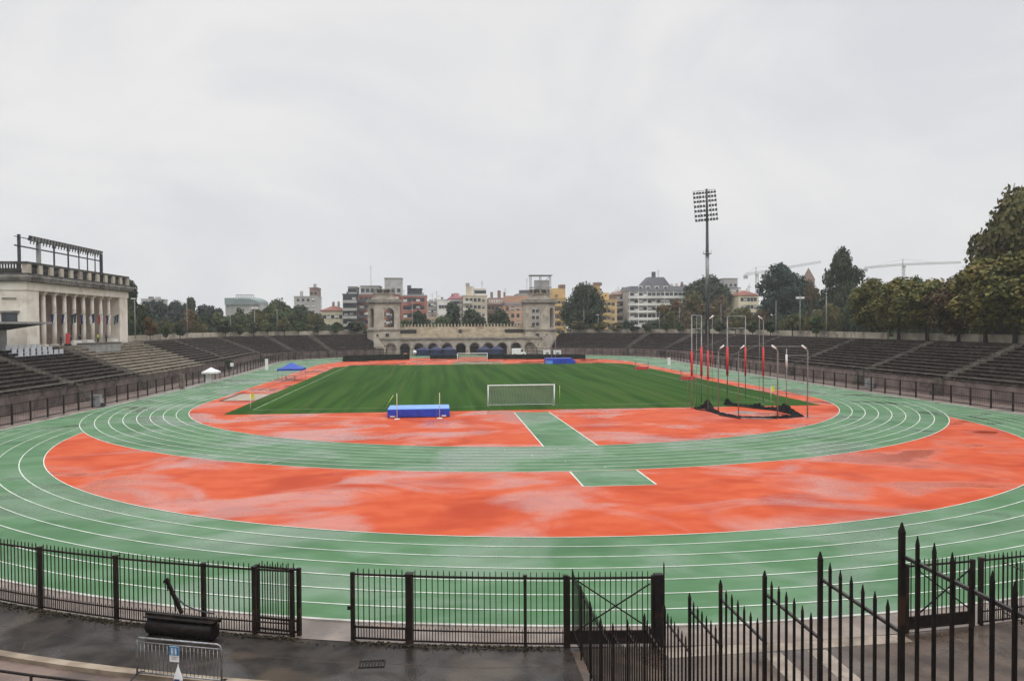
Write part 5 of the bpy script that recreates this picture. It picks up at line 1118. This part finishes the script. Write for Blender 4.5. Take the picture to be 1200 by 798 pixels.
# ------------------------------------------------------------------ trees
def crown_mesh(name, kind, seed, leaves, size, lobes=14, shape='round', gap=.0):
    """leaf-sized faces spread through many lobes of a unit crown (1 wide, 1 tall, base at z = 0)"""
    r = random.Random(seed); m = MB(); L_ = []
    for i in range(lobes):
        if shape == 'cone': t = (i+.5)/lobes; rad = .46*(1-t)**.8+.03; a = r.uniform(0, 6.28); d = rad*.6*r.random()**.5; L_.append((d*math.cos(a), d*math.sin(a), .04+t*.88, rad*.75, .13))
        elif shape == 'umbrella': a = r.uniform(0, 6.28); d = .36*r.random()**.5; L_.append((d*math.cos(a), d*math.sin(a), .62+.2*(1-d*2.4)+r.uniform(-.06, .06), r.uniform(.13, .2), .16))
        elif shape == 'tall': t = r.random(); rad = .40*math.sin(PI*min(1, .27+t*.69))**.7; a = r.uniform(0, 6.28); d = rad*r.random()**.6; L_.append((d*math.cos(a), d*math.sin(a), .08+t*.84, r.uniform(.12, .19), r.uniform(.08, .13)))
        else: t = r.random(); a = r.uniform(0, 6.28); e = math.sqrt(max(0, 1-(2*t-1)**2)); d = .36*e*r.random()**.45; L_.append((d*math.cos(a), d*math.sin(a), .14+t*.70, r.uniform(.11, .20), r.uniform(.10, .18)))
    vol = [l[3]**2*l[4] for l in L_]; tot = sum(vol)
    for l, v in zip(L_, vol):
        for _ in range(max(8, int(3.2*leaves*(v/tot)**.85*(len(L_)**-.15)))):
            a = r.uniform(0, 6.28); c = r.uniform(-1, 1); q = math.sqrt(1-c*c); k = r.random()**.38*r.uniform(.85, 1.15)
            p = Vector((l[0]+l[3]*k*q*math.cos(a), l[1]+l[3]*k*q*math.sin(a), l[2]+l[4]*k*c))
            n = (Vector((r.gauss(0, .6), r.gauss(0, .6), r.gauss(.3, .6)))+Vector((q*math.cos(a), q*math.sin(a), c))*.7).normalized()
            u = n.cross(Vector((r.random()-.5, r.random()-.5, r.random()-.5))).normalized(); w_ = n.cross(u); s_ = size*0.98*r.uniform(.6, 1.35)
            m.add([p+u*s_, p+w_*s_*.62, p-u*s_*.9, p-w_*s_*.62], [(0, 1, 2, 3)])
    return m.mesh(name, LEAF[kind])
def trunk_mesh(name, seed, top=.75, r0=.028, fork=.22):
    r = random.Random(seed); m = MB(); m.tube([(0, 0, -.02), (.005, 0, fork*.5), (0, .006, fork), (.01, -.005, top)], [r0*1.25, r0, r0*.9, r0*.25], 8)
    for i in range(7):
        a = i*2.4+r.random(); z0 = fork*.8+(top-fork)*.55*r.random(); l = r.uniform(.16, .30)
        m.tube([(0, 0, z0), (l*.5*math.cos(a), l*.5*math.sin(a), z0+l*.5), (l*math.cos(a), l*math.sin(a), z0+l*1.05)], [r0*.5, r0*.32, r0*.1], 6)
    return m.mesh(name, bark)
CR = {}
def crown(kind, shape, leaves, size, var, lobes):
    k = (kind, shape, leaves, size, var, lobes)
    if k not in CR: CR[k] = crown_mesh('crown', kind, 100+hash(shape) % 1 + var*17+len(CR), leaves, size, lobes, shape)
    return CR[k]
TR = [trunk_mesh('trunk', 5+i) for i in range(3)]; TRU = trunk_mesh('trunk', 31, .78, .022, .55)
def tree(label, x, y, z0, h, w, kind, shape='round', leaves=1500, size=.05, var=0, lobes=16, base=.16, group=None, name='tree', cat='tree', rot=None):
    T = thing(name, label, cat, (x, y, z0), rnd.uniform(0, 6.28) if rot is None else rot, group)
    inst('trunk', TRU if shape == 'umbrella' else TR[var % 3], T, (0, 0, 0), (0, 0, 0), (min(h, w)*.85, min(h, w)*.85, h*.93))
    inst('crown', crown(kind, shape, leaves, size, var, lobes), T, (0, 0, h*base), (0, 0, 0), (w, w, h*(1-base)))
    return T
def tree_px(label, px, top, wpx, Y, kind, z0=0.0, **k):
    if 160 < px < 440 or 660 < px < 1130:              # keep it behind the bank of the terraces
        sd = -1 if px < 440 else 1; Y = max(Y, RP(sd, sPX(sd, px, 40, 6.0), 40)[1])
    x, y, zt = py_(px, top, Y); d = Vector((x, Y, -2)).dot(fw); return tree(label, x, Y, z0, zt-z0, wpx*d/F*1.2, kind, **k)
# small clipped trees along the rim
RIM = [(176, 370, 19, 'rust'), (194, 379, 15, 'green'), (211, 378, 17, 'dark'), (264, 375, 20, 'dark'), (282, 379, 15, 'green'), (298, 377, 15, 'dark'), (315, 374, 15, 'green'), (332, 372, 18, 'olive'), (351, 378, 12, 'green'), (371, 383, 12, 'dark'), (394, 376, 15, 'green'), (416, 376, 20, 'dark')]
for i, (px, ty, wp, kd) in enumerate(RIM):
    x, y = rim_xy(px, -1, 3.0); zt = py_(px, ty, y)[2]
    tree('small %s tree on the rim between pavilion and arcade, %s from the pavilion' % ({'rust': 'rust coloured', 'green': 'green', 'dark': 'dark green', 'olive': 'olive'}[kd], ORD[i]), x, y, 6.2, max(3.6, zt-6.2), wp*Vector((x, y, 0)).dot(fw)/F*1.1, kd, leaves=900, size=.06, var=i % 3, lobes=12, base=.2, group='small rim trees on the pavilion side')
RIM2 = [(679, 374, 20, 'olive'), (702, 378, 17, 'olive'), (722, 377, 17, 'olive'), (741, 381, 15, 'dark'), (757, 378, 15, 'dark'), (781, 383, 12, 'green'), (798, 383, 13, 'green'), (815, 380, 16, 'olive'), (843, 378, 16, 'dark'), (862, 376, 17, 'olive'), (882, 374, 18, 'green'), (903, 374, 17, 'dark'), (929, 366, 24, 'olive'), (957, 366, 22, 'green')]
for i, (px, ty, wp, kd) in enumerate(RIM2):
    x, y = rim_xy(px, 1, 3.0); zt = py_(px, ty, y)[2]
    tree('small %s tree on the rim below the mast, %s from the arcade' % ({'green': 'green', 'dark': 'dark green', 'olive': 'olive'}[kd], ORD[i]), x, y, 6.1, max(3.6, zt-6.1), wp*Vector((x, y, 0)).dot(fw)/F*1.12, kd, leaves=900, size=.06, var=i % 3, lobes=12, base=.2, group='small rim trees on the mast side')
# park trees behind the pavilion-side rim
PARK = [(151, 321, 34, 172, 'dark', 'big dark tree rising right behind the pavilion corner'), (184, 347, 36, 250, 'blue', 'hazy blue-green tree beside the pavilion, behind the rust coloured rim tree'), (205, 350, 30, 270, 'blue', 'hazy rounded tree behind the second lamp post'), (220, 358, 30, 225, 'rust', 'russet tree among green ones in the park by the pavilion'),
 (223, 344, 20, 300, 'dark', 'far spire-like dark tree peeping over the russet one'), (243, 353, 36, 255, 'blue', 'grey-green broad tree left of the copper roofed hall'), (240, 366, 26, 215, 'dark', 'dark tree in front of the grey-green broad one'), (262, 362, 30, 250, 'green', 'green tree under the edge of the copper roofed hall'), (283, 360, 34, 245, 'green', 'green tree straight below the copper vault'), (303, 360, 28, 235, 'olive', 'olive tree with the double lamp before it'),
 (322, 354, 34, 240, 'green', 'green dome-shaped tree between the hall and the largest dark dome'), (345, 351, 44, 260, 'dark', 'largest dark dome-shaped tree before the stepped tower block'), (366, 362, 30, 232, 'olive', 'olive dome-shaped tree at the edge of the cream house'), (195, 372, 24, 208, 'olive', 'low olive tree behind the rim trees by the pavilion')]
PARK += [(168, 358, 30, 215, 'dark', 'dark tree between the pavilion corner and the first blue-green crown'), (172, 372, 22, 200, 'rust', 'low rusty tree beside the pavilion corner post'), (233, 368, 26, 232, 'olive', 'low olive tree beside the russet park tree'), (252, 357, 30, 285, 'blue', 'hazy crown just before the copper roofed hall'), (272, 369, 26, 222, 'dark', 'low dark crown below the copper roofed hall'),
 (293, 364, 26, 222, 'olive', 'low olive crown below the copper vault'), (312, 362, 28, 262, 'blue', 'hazy crown beside the double lamp'), (333, 360, 30, 225, 'green', 'broad green crown before the largest dark dome'), (357, 368, 28, 225, 'dark', 'low dark crown between the two dome trees'), (377, 372, 22, 240, 'dark', 'low dark crown at the foot of the cream house'), (388, 380, 20, 235, 'green', 'low green crown before the cream house windows'), (330, 349, 40, 300, 'dark', 'far dark dome behind the broad green crown')]
for i, (px, ty, wp, Y, kd, lab) in enumerate(PARK):
    if 'left of' in lab: lab = lab.replace('left of', 'just before')
    tree_px(lab, px, ty, wp, Y, kd, leaves=2600, size=.034, var=i % 4, lobes=22, base=.1, name='park_tree')
MID = [(491, 362, 24, 262, 'dark', 'dark leafy tree just behind the arcade by the red house'), (506, 376, 22, 256, 'green', 'low green tree behind the arcade teeth'), (528, 352, 28, 285, 'dark', 'taller dark tree before the pink roofed house'), (520, 368, 24, 262, 'green', 'green tree below the plain white gable'), (552, 360, 30, 262, 'dark', 'dark round tree before the tall cream block'), (584, 361, 32, 258, 'dark', 'dark round tree before the orange house'), (568, 378, 18, 252, 'green', 'low green bushy tree between two dark round ones'),
 (423, 377, 18, 262, 'dark', 'dark tree at the foot of the dark balconied house'), (396, 378, 20, 270, 'green', 'green tree before the cream house'), (474, 372, 22, 275, 'green', 'green tree against the red house beside the stone tower')]
for i, (px, ty, wp, Y, kd, lab) in enumerate(MID): tree_px(lab, px, ty, wp, Y, kd, leaves=2000, size=.04, var=i % 3, lobes=18, base=.1, name='park_tree')
tree_px('very large round dark evergreen before the yellow apartment houses', 684, 327, 46, 262, 'dark', leaves=6500, size=.022, lobes=80, base=.04, name='park_tree')
BUSH = [(766, 374, 26, 270, 'dark', 'dark tree at the foot of the white balconied block'), (733, 375, 18, 285, 'dark', 'dark bushy tree at the foot of the brown house'), (793, 346, 34, 265, 'rust', 'russet crown right before the white balconied block'), (812, 340, 36, 275, 'olive', 'yellowish olive crown nearest the floodlight mast'), (826, 352, 40, 255, 'rust', 'rusty crown directly behind the floodlight mast'), (845, 345, 34, 270, 'rust', 'brown crown between the mast and the yellow house'), (862, 358, 34, 258, 'olive', 'olive crown below the small red roofed house'), (785, 364, 26, 250, 'olive', 'low olive crown in front of the russet ones'), (806, 368, 24, 246, 'rust', 'low russet crown beside the floodlight pole')]
BUSH += [(778, 356, 30, 275, 'rust', 'russet crown covering the balcony ends of the white block'), (836, 366, 28, 250, 'olive', 'low olive crown just past the floodlight pole'), (852, 370, 26, 246, 'rust', 'low brown crown below the small yellow house'), (820, 370, 26, 246, 'green', 'low green crown in front of the floodlight pole base')]
for i, (px, ty, wp, Y, kd, lab) in enumerate(BUSH): tree_px(lab, px, ty, wp, Y, kd, leaves=2200, size=.036, var=i % 4, lobes=20, base=.08, name='park_tree')
tree_px('dark stone pine with a flat umbrella crown over the russet trees', 829, 319, 46, 330, 'dark', shape='umbrella', leaves=3200, size=.03, lobes=26, base=.02, name='stone_pine')
tree_px('blue-green conifer with a dense cone beside the white crane', 917, 304, 62, 232, 'conifer', shape='tall', leaves=6500, size=.022, lobes=44, base=.03, name='conifer')
tree_px('tall dark tree with a narrow uneven top behind the olive row', 988, 289, 50, 205, 'dark', shape='tall', leaves=5200, size=.024, lobes=34, base=.05, var=1, name='park_tree')
OL = [(958, 352, 34, 190, 'olive', 'olive tree between the conifer and the tall dark tree'), (948, 327, 26, 240, 'rust', 'brownish tree top before the brick bell tower'), (1005, 340, 30, 178, 'dark', 'shadowy tree at the foot of the tall dark one'), (1063, 312, 46, 190, 'dark', 'dark far crown under the long crane jib'), (1100, 318, 44, 180, 'olive', 'far olive crown behind the golden row'), (1040, 322, 34, 200, 'dark', 'dark far crown behind the first golden tree')]
OL += [(874, 357, 30, 205, 'olive', 'olive crown at the foot of the red roofed house'), (893, 360, 28, 200, 'rust', 'brown crown at the near foot of the blue-green conifer'), (926, 362, 30, 198, 'olive', 'olive crown under the conifer beside its lamp post'), (944, 354, 32, 192, 'dark', 'dark crown below the brick bell tower'), (972, 352, 32, 186, 'olive', 'olive crown in front of the tall dark tree'), (996, 356, 30, 182, 'green', 'green crown beside the first golden tree'), (910, 366, 24, 196, 'dark', 'low dark crown in front of the conifer foot')]
for i, (px, ty, wp, Y, kd, lab) in enumerate(OL): tree_px(lab, px, ty, wp, Y, kd, leaves=2800, size=.032, var=i % 4, lobes=22, base=.08, name='park_tree')
ROW = [(1024, 326, 56, 'gold', 5), (1054, 324, 58, 'gold', 4), (1086, 318, 66, 'gold', 4), (1122, 320, 64, 'rust', 3.5), (1154, 302, 80, 'gold', 3.5), (1188, 294, 92, 'gold', 4)]
for i, (px, ty, wp, kd, off) in enumerate(ROW):
    s = sPX(1, px, 5.2+11+off, 6.3); x, y = RP(1, s, 5.2+11+off); d = Vector((x, y, 0)).dot(fw); zt = py_(px, ty, y)[2]
    tree('golden olive tree above the dark ribbed terrace, %s from the mast' % ORD[i], x, y, 6.2, zt-6.2, wp*d/F*1.28, kd, leaves=5200, size=.028, var=i % 4, lobes=38, base=.11, group='golden olive trees in a row on the rim', name='olive_tree')
BIG = [(1110, 326, 50, 150, 'dark', 'dark crown behind the fourth golden tree'), (1140, 316, 50, 145, 'green', 'green crown filling behind the fifth golden tree'), (1070, 332, 46, 160, 'green', 'green crown behind the second golden tree'), (1025, 336, 40, 168, 'dark', 'dark low crown behind the first golden tree'), (1190, 262, 84, 118, 'olive', 'huge dark olive tree towering over the row at the picture edge'), (1212, 205, 112, 112, 'olive', 'tallest tree at the picture edge behind the golden row'), (1165, 290, 46, 128, 'dark', 'dark tree filling the gap behind the golden row')]
for i, (px, ty, wp, Y, kd, lab) in enumerate(BIG): tree_px(lab, px, ty, wp, Y, kd, leaves=8000, size=.022, var=i, lobes=40, base=.1, name='park_tree')
for i, (px, Y, kd) in enumerate(((1262, 95, 'gold'), (1320, 84, 'olive'), (1400, 70, 'gold'))):
    tree_px('tree beyond the picture edge, %s along the rim from the huge olive' % ORD[i], px, 285, 90, Y, kd, z0=6.2, leaves=3500, size=.03, var=i, lobes=26, base=.18, name='olive_tree', group='rim trees past the huge olive')
x, y = gz(268, 432); x, y = RP(-1, sPX(-1, 268, 4.0, 2.0), 4.0); tree('dark shrub by the railing behind the loudspeaker pole', x, y, 0, 2.9, 2.0, 'dark', leaves=700, size=.06, lobes=10, base=.1, name='shrub', cat='shrub')

# ------------------------------------------------------------------ damp air
HZ = bpy.data.materials.new('damp_air'); HZ.use_nodes = True; hn = HZ.node_tree; hn.nodes.remove(hn.nodes['Principled BSDF'])
pv = hn.nodes.new('ShaderNodeVolumePrincipled'); pv.inputs['Color'].default_value = (.93, .95, .97, 1); pv.inputs['Density'].default_value = 0.00026; pv.inputs['Anisotropy'].default_value = 0.0
hn.links.new(pv.outputs['Volume'], hn.nodes['Material Output'].inputs['Volume'])
h = MB().b2(-1300, 1300, -1300, 1300, -1.1, 75).obj('haze', HZ); h['kind'] = 'stuff'; h['label'] = 'thin damp haze between the arena and the houses'; h.display_type = 'WIRE'
# ------------------------------------------------------------------ sky and light: an even overcast, brightest overhead
W = bpy.data.worlds.new('World'); sc.world = W; W.use_nodes = True; nt = W.node_tree; N, K = nt.nodes, nt.links
bg = N['Background']; bg.inputs['Strength'].default_value = 0.1
sky = N.new('ShaderNodeTexSky'); sky.sky_type = 'NISHITA'; sky.sun_disc = False; sky.sun_elevation = math.radians(48); sky.sun_rotation = math.radians(150); sky.dust_density = 3
tc = N.new('ShaderNodeTexCoord'); sx = N.new('ShaderNodeSeparateXYZ'); K.new(tc.outputs['Generated'], sx.inputs[0])
def mr(src, a, b, c, d, interp='SMOOTHSTEP'):
    r = N.new('ShaderNodeMapRange'); r.interpolation_type = interp
    for n_, v in zip(('From Min', 'From Max', 'To Min', 'To Max'), (a, b, c, d)): r.inputs[n_].default_value = v
    K.new(src, r.inputs['Value']); return r.outputs['Result']
lum = mr(sx.outputs['Z'], 0.42, 0.95, 8.3, 26.0)
mp = N.new('ShaderNodeMapping'); mp.inputs['Scale'].default_value = (1.0, 1.0, 1.7); K.new(tc.outputs['Generated'], mp.inputs['Vector'])
n1 = N.new('ShaderNodeTexNoise'); n1.inputs['Scale'].default_value = 2.2; n1.inputs['Detail'].default_value = 7; n1.inputs['Roughness'].default_value = .55; n1.inputs['Distortion'].default_value = .5; K.new(mp.outputs['Vector'], n1.inputs['Vector'])
cl = mr(n1.outputs['Fac'], .32, .68, .89, 1.05)
mul = N.new('ShaderNodeMath'); mul.operation = 'MULTIPLY'; K.new(lum, mul.inputs[0]); K.new(cl, mul.inputs[1])
tint = N.new('ShaderNodeMix'); tint.data_type = 'RGBA'; tint.inputs[6].default_value = (.965, .985, 1.025, 1); tint.inputs[7].default_value = (1.0, .992, .99, 1); K.new(mr(n1.outputs['Fac'], .36, .6, 0, 1), tint.inputs['Factor'])
vm = N.new('ShaderNodeVectorMath'); vm.operation = 'SCALE'; K.new(tint.outputs[2], vm.inputs[0]); K.new(mul.outputs[0], vm.inputs['Scale'])
mx_ = N.new('ShaderNodeMix'); mx_.data_type = 'RGBA'; mx_.inputs['Factor'].default_value = .96; K.new(sky.outputs['Color'], mx_.inputs[6]); K.new(vm.outputs['Vector'], mx_.inputs[7]); K.new(mx_.outputs[2], bg.inputs['Color'])
sl = bpy.data.lights.new('sun', 'SUN'); sl.energy = 0.6; sl.angle = math.radians(35); sl.color = (1, .97, .93)
so = bpy.data.objects.new('sun', sl); C.objects.link(so); az, el = math.radians(150), math.radians(48)
so.rotation_euler = Vector((-math.sin(az)*math.cos(el), -math.cos(az)*math.cos(el), -math.sin(el))).to_track_quat('-Z', 'Y').to_euler()
vs = sc.view_settings; vs.view_transform = 'Standard'; vs.look = 'None'; vs.exposure = 0.0; vs.gamma = 1.0
sc.display_settings.display_device = 'sRGB'
